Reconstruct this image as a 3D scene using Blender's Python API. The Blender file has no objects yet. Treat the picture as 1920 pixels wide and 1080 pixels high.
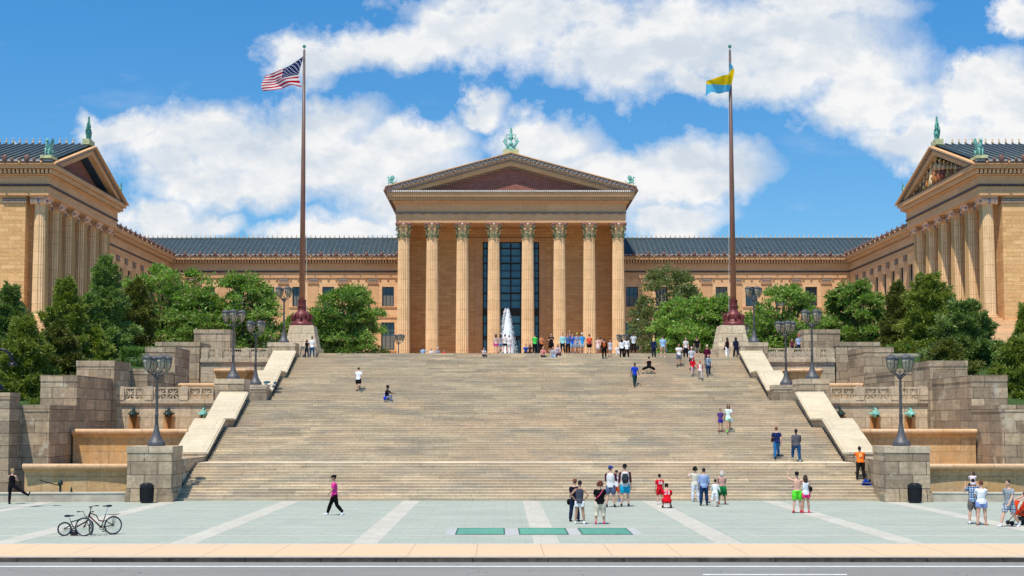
import bpy, bmesh, math, random
import numpy as np
from mathutils import Vector, Matrix
R = math.radians
SC = bpy.context.scene
COL = SC.collection
# ---------------------------------------------------------------- camera (1920 px wide photograph)
CAMX, CAMZ, FPX, PCX, PCY, PITCH = -1.39, 4.0, 2400.0, 938.0, 654.0, R(3.2)
ct, st = math.cos(PITCH), math.sin(PITCH)
def zz(y, Y):
    v = PCY - y
    return CAMZ + Y*(v*ct + FPX*st)/(FPX*ct - v*st)
def xx(x, y, Y):
    dz = zz(y, Y) - CAMZ
    return CAMX + (x-PCX)*(Y*ct + dz*st)/FPX
def at(x, y, Y): return (xx(x, y, Y), Y, zz(y, Y))
def yproj(z, Y):
    dz = z-CAMZ
    return PCY - FPX*(-Y*st + dz*ct)/(Y*ct + dz*st)
def lin(h):
    h = h.lstrip('#')
    c = [int(h[i:i+2], 16)/255 for i in (0, 2, 4)]
    return tuple((x/12.92 if x <= .04045 else ((x+.055)/1.055)**2.4) for x in c)
# ---------------------------------------------------------------- mesh builder
class MB:
    def __init__(s): s.v = []; s.f = []; s.m = []
    def add(s, vs, fs, mi=0):
        o = len(s.v); s.v.extend([tuple(map(float, p)) for p in vs])
        for f in fs: s.f.append(tuple(i+o for i in f)); s.m.append(mi)
        return s
    def box(s, x0, x1, y0, y1, z0, z1, mi=0):
        if x0 > x1: x0, x1 = x1, x0
        if y0 > y1: y0, y1 = y1, y0
        return s.add([(x0,y0,z0),(x1,y0,z0),(x1,y1,z0),(x0,y1,z0),(x0,y0,z1),(x1,y0,z1),(x1,y1,z1),(x0,y1,z1)],
              [(0,3,2,1),(4,5,6,7),(0,1,5,4),(1,2,6,5),(2,3,7,6),(3,0,4,7)], mi)
    def frustum(s, x, y, z0, z1, a0, b0, a1, b1, mi=0):
        return s.add([(x-a0,y-b0,z0),(x+a0,y-b0,z0),(x+a0,y+b0,z0),(x-a0,y+b0,z0),(x-a1,y-b1,z1),(x+a1,y-b1,z1),(x+a1,y+b1,z1),(x-a1,y+b1,z1)],
              [(0,3,2,1),(4,5,6,7),(0,1,5,4),(1,2,6,5),(2,3,7,6),(3,0,4,7)], mi)
    def prism(s, poly, axis, a0, a1, mi=0):
        n = len(poly)
        def P(p, a):
            if axis == 'x': return (a, p[0], p[1])
            if axis == 'y': return (p[0], a, p[1])
            return (p[0], p[1], a)
        vs = [P(p, a0) for p in poly] + [P(p, a1) for p in poly]
        fs = [tuple(range(n))[::-1], tuple(range(n, 2*n))] + [(i, (i+1)%n, n+(i+1)%n, n+i) for i in range(n)]
        return s.add(vs, fs, mi)
    def tube(s, pts, rad, n=8, mi=0, flat=None, closed=False):
        pts = [Vector(p) for p in pts]; k = len(pts)
        if not isinstance(rad, (list, tuple)): rad = [rad]*k
        rad = [(r, r) if not isinstance(r, (tuple, list)) else r for r in rad]
        vs = []; prev = None
        for i, p in enumerate(pts):
            d = (pts[(i+1) % k]-pts[i-1]) if closed else (pts[min(i+1, k-1)]-pts[max(i-1, 0)])
            if d.length < 1e-9: d = Vector((0,0,1))
            d.normalize()
            if flat is not None: a = Vector(flat) - d*Vector(flat).dot(d)
            elif prev is None: a = d.orthogonal()
            else: a = prev - d*prev.dot(d)
            if a.length < 1e-6: a = d.orthogonal()
            a.normalize(); b = d.cross(a); prev = a
            for j in range(n):
                t = 2*math.pi*j/n
                vs.append(p + a*(rad[i][0]*math.cos(t)) + b*(rad[i][1]*math.sin(t)))
        fs = []
        for i in range(k if closed else k-1):
            i2 = (i+1) % k
            for j in range(n): fs.append((i*n+j, i*n+(j+1)%n, i2*n+(j+1)%n, i2*n+j))
        if not closed: fs += [tuple(range(n))[::-1], tuple(range((k-1)*n, k*n))]
        return s.add(vs, fs, mi)
    def lathe(s, prof, c=(0,0,0), n=24, mi=0, flute=0, fd=0.0):
        vs = []; fs = []; k = len(prof)
        for (r, z, *w) in prof:
            for j in range(n):
                t = 2*math.pi*j/n
                q = r
                if flute and (not w or w[0]): q = r*(1-fd*abs(math.sin(t*flute/2))**.7)
                vs.append((c[0]+q*math.cos(t), c[1]+q*math.sin(t), c[2]+z))
        for i in range(k-1):
            for j in range(n): fs.append((i*n+j, i*n+(j+1)%n, (i+1)*n+(j+1)%n, (i+1)*n+j))
        fs += [tuple(range(n))[::-1], tuple(range((k-1)*n, k*n))]
        return s.add(vs, fs, mi)
    def ell(s, c, r, n=12, mi=0, m=None):
        k = max(4, n//2); vs = [(0,0,-1)]; fs = []
        for i in range(1, k):
            t = math.pi*i/k-math.pi/2
            for j in range(n): vs.append((math.cos(t)*math.cos(2*math.pi*j/n), math.cos(t)*math.sin(2*math.pi*j/n), math.sin(t)))
        vs.append((0,0,1)); L = len(vs)-1
        for j in range(n):
            fs.append((0, 1+(j+1)%n, 1+j)); fs.append((L, L-n+j, L-n+(j+1)%n))
        for i in range(k-2):
            for j in range(n): a = 1+i*n; fs.append((a+j, a+(j+1)%n, a+n+(j+1)%n, a+n+j))
        if not isinstance(r, (tuple, list)): r = (r, r, r)
        M = m or Matrix.Identity(3)
        vs = [Vector(c)+M@Vector((v[0]*r[0], v[1]*r[1], v[2]*r[2])) for v in vs]
        return s.add(vs, fs, mi)
    def merge(s, o, T=None, mi=None):
        vs = [tuple(T@Vector(p)) for p in o.v] if T is not None else o.v
        k = len(s.v); s.v.extend(vs)
        for f, m in zip(o.f, o.m): s.f.append(tuple(i+k for i in f)); s.m.append(m if mi is None else mi)
        return s
    def mesh(s, name, mats, off=(0,0,0), smooth=False):
        me = bpy.data.meshes.new(name)
        V = [(a-off[0], b-off[1], c-off[2]) for a, b, c in s.v]
        me.from_pydata(V, [], s.f)
        for m in (mats if isinstance(mats, (list, tuple)) else [mats]): me.materials.append(m)
        if any(s.m): me.polygons.foreach_set('material_index', s.m)
        if smooth: me.polygons.foreach_set('use_smooth', [True]*len(s.f))
        me.update(); return me
    def build(s, name, mats, parent=None, smooth=False, auto=None):
        off = (0,0,0)
        if parent is not None:
            p = parent; off = Vector((0,0,0))
            while p is not None: off += p.location; p = p.parent
        me = s.mesh(name, mats, off, smooth)
        if auto is not None:
            bm = bmesh.new(); bm.from_mesh(me)
            bmesh.ops.recalc_face_normals(bm, faces=bm.faces)
            for f in bm.faces: f.smooth = True
            for e in bm.edges:
                if len(e.link_faces) == 2 and e.calc_face_angle(0) > R(auto): e.smooth = False
            bm.to_mesh(me); bm.free()
        o = bpy.data.objects.new(name, me); COL.objects.link(o)
        if parent is not None: o.parent = parent
        return o
def tag(o, label=None, cat=None, group=None, kind=None):
    if label: o['label'] = label
    if cat: o['category'] = cat
    if group: o['group'] = group
    if kind: o['kind'] = kind
    return o
def empty(name, loc=(0,0,0), label=None, cat=None, group=None, rz=0):
    o = bpy.data.objects.new(name, None); COL.objects.link(o)
    o.location = loc; o.rotation_euler = (0,0,rz); o.empty_display_size = .2
    return tag(o, label, cat, group)
def copy_tree(o, parent=None):
    c = o.copy(); COL.objects.link(c)
    if parent is not None: c.parent = parent
    for ch in KIDS.get(o.name, [x for x in bpy.data.objects if x.parent == o]): copy_tree(ch, c)
    return c
KIDS = {}
def rotz(p, a): c, s_ = math.cos(a), math.sin(a); return (p[0]*c-p[1]*s_, p[0]*s_+p[1]*c) + tuple(p[2:])
# ---------------------------------------------------------------- materials
class NT:
    def __init__(s, m):
        m.use_nodes = True; s.t = m.node_tree; s.t.nodes.clear(); s.n = s.t.nodes; s.l = s.t.links
    def node(s, ty, **k):
        n = s.n.new(ty)
        for a, b in k.items(): setattr(n, a, b)
        return n
    def set(s, sock, v):
        if hasattr(v, 'is_output') or isinstance(v, bpy.types.NodeSocket): s.l.new(v, sock)
        else:
            if sock.type == 'RGBA' and len(v) == 3: v = (*v, 1)
            sock.default_value = v
    def math(s, op, a, b=None, c=None, clamp=False):
        n = s.node('ShaderNodeMath', operation=op); n.use_clamp = clamp
        for i, x in enumerate((a, b, c)):
            if x is not None: s.set(n.inputs[i], x)
        return n.outputs[0]
    def mix(s, f, a, b, bt='MIX'):
        n = s.node('ShaderNodeMix', data_type='RGBA', blend_type=bt)
        s.set(n.inputs[0], f); s.set(n.inputs[6], a); s.set(n.inputs[7], b); return n.outputs[2]
    def noise(s, vec, scale, detail=4, rough=.55, sc3=None, dist=0):
        if sc3:
            m = s.node('ShaderNodeVectorMath', operation='MULTIPLY'); s.set(m.inputs[0], vec); m.inputs[1].default_value = sc3; vec = m.outputs[0]
        n = s.node('ShaderNodeTexNoise'); s.set(n.inputs['Vector'], vec)
        n.inputs['Scale'].default_value = scale; n.inputs['Detail'].default_value = detail
        n.inputs['Roughness'].default_value = rough; n.inputs['Distortion'].default_value = dist
        return n.outputs[0]
    def ramp(s, f, a, b, lo=0., hi=1.):
        n = s.node('ShaderNodeMapRange'); s.set(n.inputs[0], f)
        for i, v in zip((1,2,3,4), (a, b, lo, hi)): n.inputs[i].default_value = v
        return n.outputs[0]
    def bsdf(s, col, rough=.8, metal=0., bump=None, bd=.02, spec=.3, **k):
        b = s.node('ShaderNodeBsdfPrincipled'); o = s.node('ShaderNodeOutputMaterial')
        s.set(b.inputs['Base Color'], col); s.set(b.inputs['Roughness'], rough); b.inputs['Metallic'].default_value = metal
        b.inputs['Specular IOR Level'].default_value = spec
        for a, v in k.items(): s.set(b.inputs[a], v)
        if bump is not None:
            n = s.node('ShaderNodeBump'); n.inputs['Distance'].default_value = bd; n.inputs['Strength'].default_value = .6
            s.set(n.inputs['Height'], bump); s.l.new(n.outputs[0], b.inputs['Normal'])
        s.l.new(b.outputs[0], o.inputs[0]); return b
    def pos(s): return s.node('ShaderNodeNewGeometry').outputs['Position']
    def planar(s, zshift=0.):
        g = s.node('ShaderNodeNewGeometry'); p = s.node('ShaderNodeSeparateXYZ'); s.l.new(g.outputs['Position'], p.inputs[0])
        q = s.node('ShaderNodeSeparateXYZ'); s.l.new(g.outputs['True Normal'], q.inputs[0])
        ax = s.math('ABSOLUTE', q.outputs[0]); ay = s.math('ABSOLUTE', q.outputs[1]); az = s.math('ABSOLUTE', q.outputs[2])
        side = s.math('GREATER_THAN', ax, ay); top = s.math('GREATER_THAN', az, .75)
        side = s.math('MULTIPLY', side, s.math('SUBTRACT', 1., top))
        def mixf(f, a, b): return s.math('ADD', s.math('MULTIPLY', a, s.math('SUBTRACT', 1., f)), s.math('MULTIPLY', b, f))
        h = mixf(side, p.outputs[0], p.outputs[1]); v = mixf(top, s.math('ADD', p.outputs[2], zshift), p.outputs[1])
        c = s.node('ShaderNodeCombineXYZ'); s.l.new(h, c.inputs[0]); s.l.new(v, c.inputs[1]); s.l.new(s.math('MULTIPLY', side, 37.), c.inputs[2])
        return c.outputs[0], h, v, top
    def brick(s, vec, w, h, c1, c2, mo, ms=.01, off=.5, smooth=.2, squash=1.):
        n = s.node('ShaderNodeTexBrick'); s.set(n.inputs['Vector'], vec); n.offset = off; n.squash = squash
        s.set(n.inputs['Color1'], c1); s.set(n.inputs['Color2'], c2); s.set(n.inputs['Mortar'], mo)
        n.inputs['Scale'].default_value = 1; n.inputs['Mortar Size'].default_value = ms; n.inputs['Mortar Smooth'].default_value = smooth
        n.inputs['Bias'].default_value = 0; n.inputs['Brick Width'].default_value = w; n.inputs['Row Height'].default_value = h
        return n
MATS = {}
def simple(name, col, rough=.7, metal=0., var=.15, scale=6., spec=.3, bump=0.):
    if name in MATS: return MATS[name]
    m = bpy.data.materials.new(name); t = NT(m)
    if isinstance(col, str): col = lin(col)
    n = t.noise(t.node('ShaderNodeTexCoord').outputs['Object'], scale, 4)
    f = t.ramp(n, .3, .7, 1-var, 1+var)
    c = t.mix(1., col, f, 'MULTIPLY')
    t.bsdf(c, rough, metal, bump=n if bump else None, bd=bump, spec=spec)
    MATS[name] = m; return m
def cloth(hexc):
    if hexc.startswith('plaid'):
        nm = 'plaid_'+hexc[6:]
        if nm in MATS: return MATS[nm]
        c = tuple(.86*x for x in lin(hexc[5:])); m = bpy.data.materials.new(nm); t = NT(m)
        g = t.node('ShaderNodeSeparateXYZ'); t.l.new(t.node('ShaderNodeTexCoord').outputs['Object'], g.inputs[0])
        col = c
        for i, per, w in ((0, .085, .35), (2, .095, .35)):
            f = t.math('LESS_THAN', t.math('FRACT', t.math('DIVIDE', t.math('ADD', g.outputs[i], 9.), per)), w); col = t.mix(t.math('MULTIPLY', f, .55), col, (.62, .68, .74))
        for i, per in ((0, .17), (2, .19)):
            f = t.math('LESS_THAN', t.math('FRACT', t.math('DIVIDE', t.math('ADD', g.outputs[i], 9.04), per)), .22); col = t.mix(t.math('MULTIPLY', f, .6), col, (.03, .04, .08))
        t.bsdf(col, .9, spec=.1); MATS[nm] = m; return m
    return simple('fabric_'+hexc.lstrip('#'), tuple(.82*x for x in lin(hexc)), .9, var=.22, scale=7, spec=.1, bump=.035)
def blocks(name, c1, c2, mo, w=1.3, h=.5, ms=.012, stain=None, stain_amt=.5, streak=.35, grain=.25, rough=.85, spouts=None, light=None, off=.5):
    m = bpy.data.materials.new(name); t = NT(m)
    vec, hh, vv, top = t.planar()
    b = t.brick(vec, w, h, c1, c2, mo, ms, off)
    P = t.pos(); col = b.outputs[0]
    g = t.noise(P, 5, 6, .65); col = t.mix(1., col, t.ramp(g, .25, .75, 1-grain, 1+grain), 'MULTIPLY')
    lay = t.noise(P, 1, 5, .6, (.5, .5, 5.)); col = t.mix(1., col, t.ramp(lay, .3, .7, 1-.5*grain, 1+.5*grain), 'MULTIPLY')
    if streak:
        sn = t.noise(P, 1, 5, .6, (2.6, 2.6, .22)); col = t.mix(t.ramp(sn, .5, .75, 0, streak), col, tuple(x*.42 for x in c1))
    if stain:
        sn = t.noise(P, .55, 5, .7); col = t.mix(t.ramp(sn, .52, .68, 0, stain_amt), col, stain)
    if light:
        sn = t.noise(P, .8, 4, .6); sb = t.noise(P, 3, 4, .6); sn = t.math('ADD', sn, t.math('MULTIPLY', t.math('SUBTRACT', sb, .5), .25)); col = t.mix(t.ramp(sn, .60, .68, 0, .6), col, light)
    if spouts:
        sx = t.node('ShaderNodeSeparateXYZ'); t.l.new(P, sx.inputs[0]); ax = t.math('ABSOLUTE', sx.outputs[0]); nz = t.noise(P, 2.2, 5, .7, (1.6, 1, .5))
        zf = t.math('MULTIPLY', t.ramp(sx.outputs[2], 2.9, 3.3), t.ramp(sx.outputs[2], 4.7, 4.2)); tot = None; core = None
        for s0, amt in spouts:
            w_ = t.math('ABSOLUTE', t.math('SUBTRACT', ax, s0)); w2 = t.math('ADD', w_, t.math('MULTIPLY', t.math('SUBTRACT', nz, .5), .7))
            a1 = t.ramp(w2, .42, .18, 0, amt); tot = a1 if tot is None else t.math('MAXIMUM', tot, a1)
            cw = t.ramp(t.math('SUBTRACT', w_, t.math('MULTIPLY', t.math('SUBTRACT', sx.outputs[2], 3.0), .13)), .05, .0, 0, amt); core = cw if core is None else t.math('MAXIMUM', core, cw)
        col = t.mix(t.math('MULTIPLY', tot, zf), col, (.50, .23, .07)); col = t.mix(t.math('MULTIPLY', core, zf), col, (.22, .10, .035))
    hg = t.math('ADD', t.math('MULTIPLY', g, .5), t.math('MULTIPLY', b.outputs[1], -1.))
    t.bsdf(col, rough, bump=hg, bd=.03, spec=.2)
    MATS[name] = m; return m
def M(n): return MATS[n]
# ---------------------------------------------------------------- the place's materials
blocks('gold_stone', (.80,.475,.215), (.66,.36,.15), (.38,.22,.10), 1.35, .42, .010, stain=(.64,.33,.14), stain_amt=.4, streak=.1, grain=.2)
blocks('gold_trim', (.69,.40,.205), (.61,.345,.17), (.38,.20,.09), 3.2, 1.3, .006, streak=.18, grain=.14)
blocks('gold_pale', (.79,.485,.26), (.71,.425,.22), (.40,.24,.12), 2.6, .9, .006, streak=.1, grain=.12)
blocks('red_brick', (.36,.125,.09), (.27,.085,.065), (.34,.19,.14), .5, .16, .02, streak=0, grain=.25)
blocks('grey_granite', (.51,.395,.265), (.26,.20,.14), (.10,.08,.06), 1.35, .66, .018, stain=(.46,.30,.17), stain_amt=.5, streak=.75, grain=.34, light=(.62,.56,.44))
blocks('pale_granite', (.60,.485,.34), (.46,.375,.265), (.15,.12,.09), 1.7, .7, .014, stain=(.50,.35,.20), stain_amt=.5, streak=.5, grain=.28)
blocks('spout_granite', (.60,.485,.34), (.46,.375,.265), (.15,.12,.09), 1.7, .7, .014, stain=(.50,.35,.20), stain_amt=.4, streak=.45, grain=.28, spouts=[(20.45,.8),(22.7,1.),(24.95,1.)])
blocks('rusty_granite', (.56,.34,.15), (.52,.36,.20), (.2,.13,.08), 2.4, 1.1, .008, stain=(.60,.30,.08), stain_amt=.6, streak=.4, grain=.25)
blocks('rim_stone', (.66,.44,.27), (.60,.37,.20), (.3,.18,.1), 2.1, 9., .01, stain=(.6,.33,.13), stain_amt=.6, streak=.1, grain=.2)
blocks('cream_coping', (.56,.48,.35), (.50,.42,.29), (.42,.36,.28), 9., 1.35, .01, stain=(.74,.58,.38), stain_amt=.4, streak=.1, grain=.12)
blocks('terrace_paving', (.52,.46,.38), (.46,.4,.33), (.3,.26,.2), 1.5, 1.5, .012, streak=0, grain=.15)
# steps: one slab row per riser
m = bpy.data.materials.new('step_stone'); t = NT(m); vec, hh, vv, top = t.planar()
g = t.node('ShaderNodeSeparateXYZ'); t.l.new(t.pos(), g.inputs[0])
row = t.math('FLOOR', t.math('DIVIDE', t.math('SUBTRACT', g.outputs[2], .004), .1325))
wn = t.node('ShaderNodeTexWhiteNoise', noise_dimensions='1D'); t.l.new(row, wn.inputs['W'])
cb = t.node('ShaderNodeCombineXYZ'); t.l.new(t.math('ADD', g.outputs[0], t.math('MULTIPLY', wn.outputs[0], 40.)), cb.inputs[0])
t.l.new(t.math('MULTIPLY', t.math('ADD', row, .5), .1325), cb.inputs[1])
b = t.brick(cb.outputs[0], 3.1, .1325, (.62,.505,.345), (.40,.33,.235), (.18,.14,.1), .010, .37)
col = b.outputs[0]
n1 = t.noise(t.pos(), 1, 6, .72, (.45, .45, 5.5)); col = t.mix(1., col, t.ramp(n1, .25, .75, .60, 1.32), 'MULTIPLY')
n2 = t.noise(t.pos(), .16, 5, .6, (1, 1, 2.)); col = t.mix(t.ramp(n2, .46, .62, 0, .5), col, (.56,.40,.26))
n3 = t.noise(t.pos(), .35, 6, .75, (1, 1.5, 4.)); col = t.mix(t.ramp(n3, .5, .68, 0, .7), col, (.29,.265,.23))
n6 = t.noise(t.pos(), .07, 4, .6); col = t.mix(t.ramp(n6, .42, .62, 0, .35), col, (.42,.36,.27))
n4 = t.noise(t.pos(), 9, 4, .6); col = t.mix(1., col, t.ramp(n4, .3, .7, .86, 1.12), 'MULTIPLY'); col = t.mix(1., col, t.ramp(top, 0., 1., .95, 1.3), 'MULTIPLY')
t.bsdf(col, .85, bump=n4, bd=.02, spec=.2); MATS['step_stone'] = m
# column drums
m = bpy.data.materials.new('column_stone'); t = NT(m); P = t.pos()
g = t.node('ShaderNodeSeparateXYZ'); t.l.new(P, g.inputs[0])
cb = t.node('ShaderNodeCombineXYZ'); t.l.new(t.math('MULTIPLY', g.outputs[0], .12), cb.inputs[0]); t.l.new(g.outputs[2], cb.inputs[1])
b = t.brick(cb.outputs[0], .52, 1.32, (.84,.56,.31), (.76,.495,.265), (.5,.31,.14), .022, .0)
n1 = t.noise(P, 1, 5, .6, (2.5, 2.5, .5)); n2 = t.noise(P, 3, 5, .6, (.4, .4, 3.))
col = t.mix(1., b.outputs[0], t.ramp(n1, .3, .7, .88, 1.1), 'MULTIPLY'); col = t.mix(1., col, t.ramp(n2, .3, .7, .9, 1.08), 'MULTIPLY')
t.bsdf(col, .85, bump=n2, bd=.02, spec=.2); MATS['column_stone'] = m
# ornament: small coloured terracotta repeat
def ornament(name, a, b_, w, h, ms, mo=(.05,.035,.03)):
    m = bpy.data.materials.new(name); t = NT(m); vec, hh, vv, top = t.planar()
    b = t.brick(vec, w, h, a, b_, mo, ms, .5, .4)
    n = t.noise(t.pos(), 9, 3); c = t.mix(1., b.outputs[0], t.ramp(n, .3, .7, .7, 1.25), 'MULTIPLY')
    t.bsdf(c, .6, spec=.3); MATS[name] = m
ornament('ornament_band', (.44,.27,.19), (.32,.28,.22), .28, .26, .05, (.12,.08,.06))
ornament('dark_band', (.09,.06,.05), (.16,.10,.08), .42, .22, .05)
simple('dark_red_terracotta', (.17,.085,.065), .5, var=.3, scale=3)
simple('gilt_terracotta', (.75,.48,.25), .4, var=.25, scale=3)
simple('capital_green', (.24,.26,.13), .6, var=.5, scale=3)
simple('capital_gold', (.62,.43,.22), .6, var=.4, scale=4)
simple('capital_red', (.30,.12,.10), .6, var=.3, scale=4)
simple('capital_pale', (.68,.44,.30), .6, var=.25, scale=4)
simple('capital_blue', (.12,.2,.36), .6, var=.25, scale=4)
simple('deep_blue_paint', (.03,.065,.10), .6, var=.3, scale=2)
simple('verdigris', (.20,.47,.40), .65, var=.35, scale=2.5)
simple('verdigris_dark', (.10,.32,.26), .65, var=.4, scale=2.5)
simple('lichen_plinth', (.55,.55,.30), .8, var=.25, scale=2)
simple('white_marble', (.80,.76,.70), .6, var=.1, scale=2)
# roof tile
m = bpy.data.materials.new('roof_tile'); t = NT(m); P = t.pos()
n = t.noise(P, .9, 5, .7, (1, 1, 2.)); n5 = t.noise(P, 6, 3, .6, (1, 1, 3.))
g = t.node('ShaderNodeSeparateXYZ'); t.l.new(P, g.inputs[0])
rows = t.math('FRACT', t.math('MULTIPLY', g.outputs[2], 4.2))
col = t.mix(t.ramp(n, .3, .7), (.026,.038,.042), (.055,.078,.085)); col = t.mix(t.ramp(n5, .55, .75, 0, .6), col, (.03,.12,.19))
col = t.mix(t.math('LESS_THAN', rows, .16), col, (.025,.03,.035))
t.bsdf(col, .5, spec=.3, bump=rows, bd=.02); MATS['roof_tile'] = m
simple('roof_rib', (.10,.125,.13), .45, var=.4, scale=3, spec=.35)
simple('roof_flashing', (.55,.57,.58), .5, var=.2, scale=3)
# glass and frames
def glass(name, c, c2, rough=.06):
    m = bpy.data.materials.new(name); t = NT(m); n = t.noise(t.pos(), .35, 3, .5)
    col = t.mix(t.ramp(n, .4, .6), c, c2); t.bsdf(col, rough, spec=.6); MATS[name] = m
glass('window_glass', (.03,.045,.06), (.06,.085,.1)); glass('tall_glass', (.05,.135,.20), (.085,.20,.27), .08)
simple('dark_frame', (.025,.022,.02), .5, var=.1)
# paving
m = bpy.data.materials.new('slate_paving'); t = NT(m); P = t.pos()
n = t.noise(P, .35, 6, .7); n2 = t.noise(P, 14, 5, .7, (.3, 1.4, 1)); n3 = t.noise(P, 1.2, 6, .75, (.25, 1, 1))
vec, hh, vv, top = t.planar()
b = t.brick(vec, 1.1, .62, (.375,.41,.345), (.345,.38,.32), (.25,.28,.235), .012, .5)
col = t.mix(1., b.outputs[0], t.ramp(n, .3, .7, .93, 1.06), 'MULTIPLY'); col = t.mix(1., col, t.ramp(n2, .3, .7, .93, 1.06), 'MULTIPLY')
col = t.mix(t.ramp(n3, .52, .72, 0, .4), col, (.45,.45,.38)); n7 = t.noise(P, .9, 7, .8, (.5, 1, 1)); col = t.mix(t.ramp(n7, .6, .72, 0, .3), col, (.27,.29,.24))
vp = t.node('ShaderNodeTexVoronoi'); vp.inputs['Scale'].default_value = 1.1; t.l.new(P, vp.inputs['Vector']); col = t.mix(t.ramp(vp.outputs['Distance'], .07, .03, 0, .35), col, (.2,.21,.18))
t.bsdf(col, .75, spec=.3, bump=n2, bd=.005); MATS['slate_paving'] = m
blocks('pale_band', (.50,.48,.41), (.46,.44,.375), (.42,.40,.36), .9, .9, .012, streak=0, grain=.12)
m = bpy.data.materials.new('tan_sidewalk'); t = NT(m); P = t.pos()
g = t.node('ShaderNodeSeparateXYZ'); t.l.new(P, g.inputs[0])
n = t.noise(P, .5, 6, .75, (.4, 1.2, 1)); n2 = t.noise(P, 30, 4, .7)
col = t.mix(t.ramp(n, .35, .65), (.66,.47,.29), (.60,.45,.31)); col = t.mix(1., col, t.ramp(n2, .3, .7, .93, 1.05), 'MULTIPLY')
j = t.math('LESS_THAN', t.math('FRACT', t.math('DIVIDE', t.math('ADD', g.outputs[0], 60.7), 2.02)), .009)
col = t.mix(j, col, (.28,.22,.17))
t.bsdf(col, .85, spec=.2); MATS['tan_sidewalk'] = m
m = bpy.data.materials.new('asphalt'); t = NT(m); P = t.pos()
n = t.noise(P, 40, 5, .8); n2 = t.noise(P, .5, 4, .6, (.2, 1, 1)); n3 = t.noise(P, 2.5, 6, .7, (.15, 1.5, 1))
col = t.mix(t.ramp(n, .3, .7), (.17,.165,.155), (.30,.295,.275)); col = t.mix(1., col, t.ramp(n2, .3, .7, .9, 1.1), 'MULTIPLY')
col = t.mix(t.ramp(n3, .6, .75, 0, .35), col, (.13,.13,.13))
vo = t.node('ShaderNodeTexVoronoi', feature='DISTANCE_TO_EDGE'); vo.inputs['Scale'].default_value = .22; wq = t.node('ShaderNodeVectorMath', operation='ADD'); t.l.new(P, wq.inputs[0]); nq = t.node('ShaderNodeTexNoise'); nq.inputs['Scale'].default_value = 1.3; t.l.new(P, nq.inputs['Vector']); t.l.new(nq.outputs['Color'], wq.inputs[1]); t.l.new(wq.outputs[0], vo.inputs['Vector']); col = t.mix(t.math('MULTIPLY', t.math('LESS_THAN', vo.outputs['Distance'], .0025), .5), col, (.08,.08,.08))
t.bsdf(col, .9, bump=n, bd=.01, spec=.2); MATS['asphalt'] = m
blocks('kerb_stone', (.10,.082,.066), (.055,.046,.04), (.02,.02,.02), 2.2, 5., .02, stain=(.2,.17,.14), stain_amt=.5, streak=0, grain=.5)
simple('kerb_top', (.42,.38,.32), .85, var=.15, scale=3)
simple('road_paint', (.82,.82,.80), .8, var=.12, scale=4)
simple('concrete_grey', (.42,.42,.41), .85, var=.12, scale=3)
simple('pool_curb', (.45,.39,.31), .85, var=.25, scale=1.3)
simple('curb_cap', (.56,.50,.40), .8, var=.12, scale=2)
m = bpy.data.materials.new('green_grate'); t = NT(m); P = t.pos()
g = t.node('ShaderNodeSeparateXYZ'); t.l.new(P, g.inputs[0])
b = t.noise(P, 3, 4); col = t.mix(t.ramp(b, .3, .7), (.10,.32,.23), (.15,.40,.30)); t.bsdf(col, .6); MATS['green_grate'] = m
# metal, lamps
simple('lamp_iron', (.10,.10,.105), .55, .3, var=.3, scale=7)
simple('black_iron', (.012,.012,.016), .35, .2, var=.2, scale=4)
simple('bin_lid', (.02,.02,.022), .3, .3, var=.2)
m = bpy.data.materials.new('lamp_glass'); t = NT(m); t.bsdf((.42,.37,.26), .3, spec=.4, Alpha=.9); MATS['lamp_glass'] = m
simple('maroon_iron', (.15,.035,.035), .4, .1, var=.25, scale=2)
m = bpy.data.materials.new('weathered_pole'); t = NT(m); P = t.pos()
g = t.node('ShaderNodeSeparateXYZ'); t.l.new(P, g.inputs[0]); n = t.noise(P, 2, 5, .7, (1, 1, .3))
col = t.mix(t.ramp(g.outputs[2], 13, 33), (.34,.14,.075), (.105,.07,.065)); col = t.mix(1., col, t.ramp(n, .3, .7, .75, 1.25), 'MULTIPLY')
t.bsdf(col, .5, spec=.4); MATS['weathered_pole'] = m
simple('rust', (.52,.21,.035), .9, var=.5, scale=2.5)
simple('dark_bronze', (.03,.05,.045), .5, .4, var=.4, scale=5)
# foliage
def leaf(name, a, b_, tr=.25, third=None):
    m = bpy.data.materials.new(name); t = NT(m); g = t.node('ShaderNodeNewGeometry')
    oi = t.node('ShaderNodeObjectInfo')
    n = t.noise(t.node('ShaderNodeTexCoord').outputs['Object'], 1.1, 3)
    f = t.math('ADD', t.math('MULTIPLY', g.outputs['Random Per Island'], .65), t.math('MULTIPLY', t.ramp(n, .3, .7), .35))
    col = t.mix(f, a, b_)
    if third: col = t.mix(t.math('GREATER_THAN', g.outputs['Random Per Island'], .93), col, third)
    col = t.mix(1., col, t.ramp(oi.outputs['Random'], 0, 1, .85, 1.15), 'MULTIPLY')
    b = t.node('ShaderNodeBsdfPrincipled'); t.set(b.inputs['Base Color'], col); b.inputs['Roughness'].default_value = .5; b.inputs['Specular IOR Level'].default_value = .35
    tl = t.node('ShaderNodeBsdfTranslucent'); t.set(tl.inputs[0], t.mix(1., col, (1.3, 1.5, .5), 'MULTIPLY'))
    mx = t.node('ShaderNodeMixShader'); mx.inputs[0].default_value = tr
    t.l.new(b.outputs[0], mx.inputs[1]); t.l.new(tl.outputs[0], mx.inputs[2]); o = t.node('ShaderNodeOutputMaterial'); t.l.new(mx.outputs[0], o.inputs[0])
    MATS[name] = m
leaf('magnolia_leaf', (.09,.18,.025), (.27,.41,.08), .3, (.30,.20,.10))
leaf('olive_leaf', (.09,.12,.028), (.22,.27,.085), .25, (.32,.24,.13))
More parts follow.
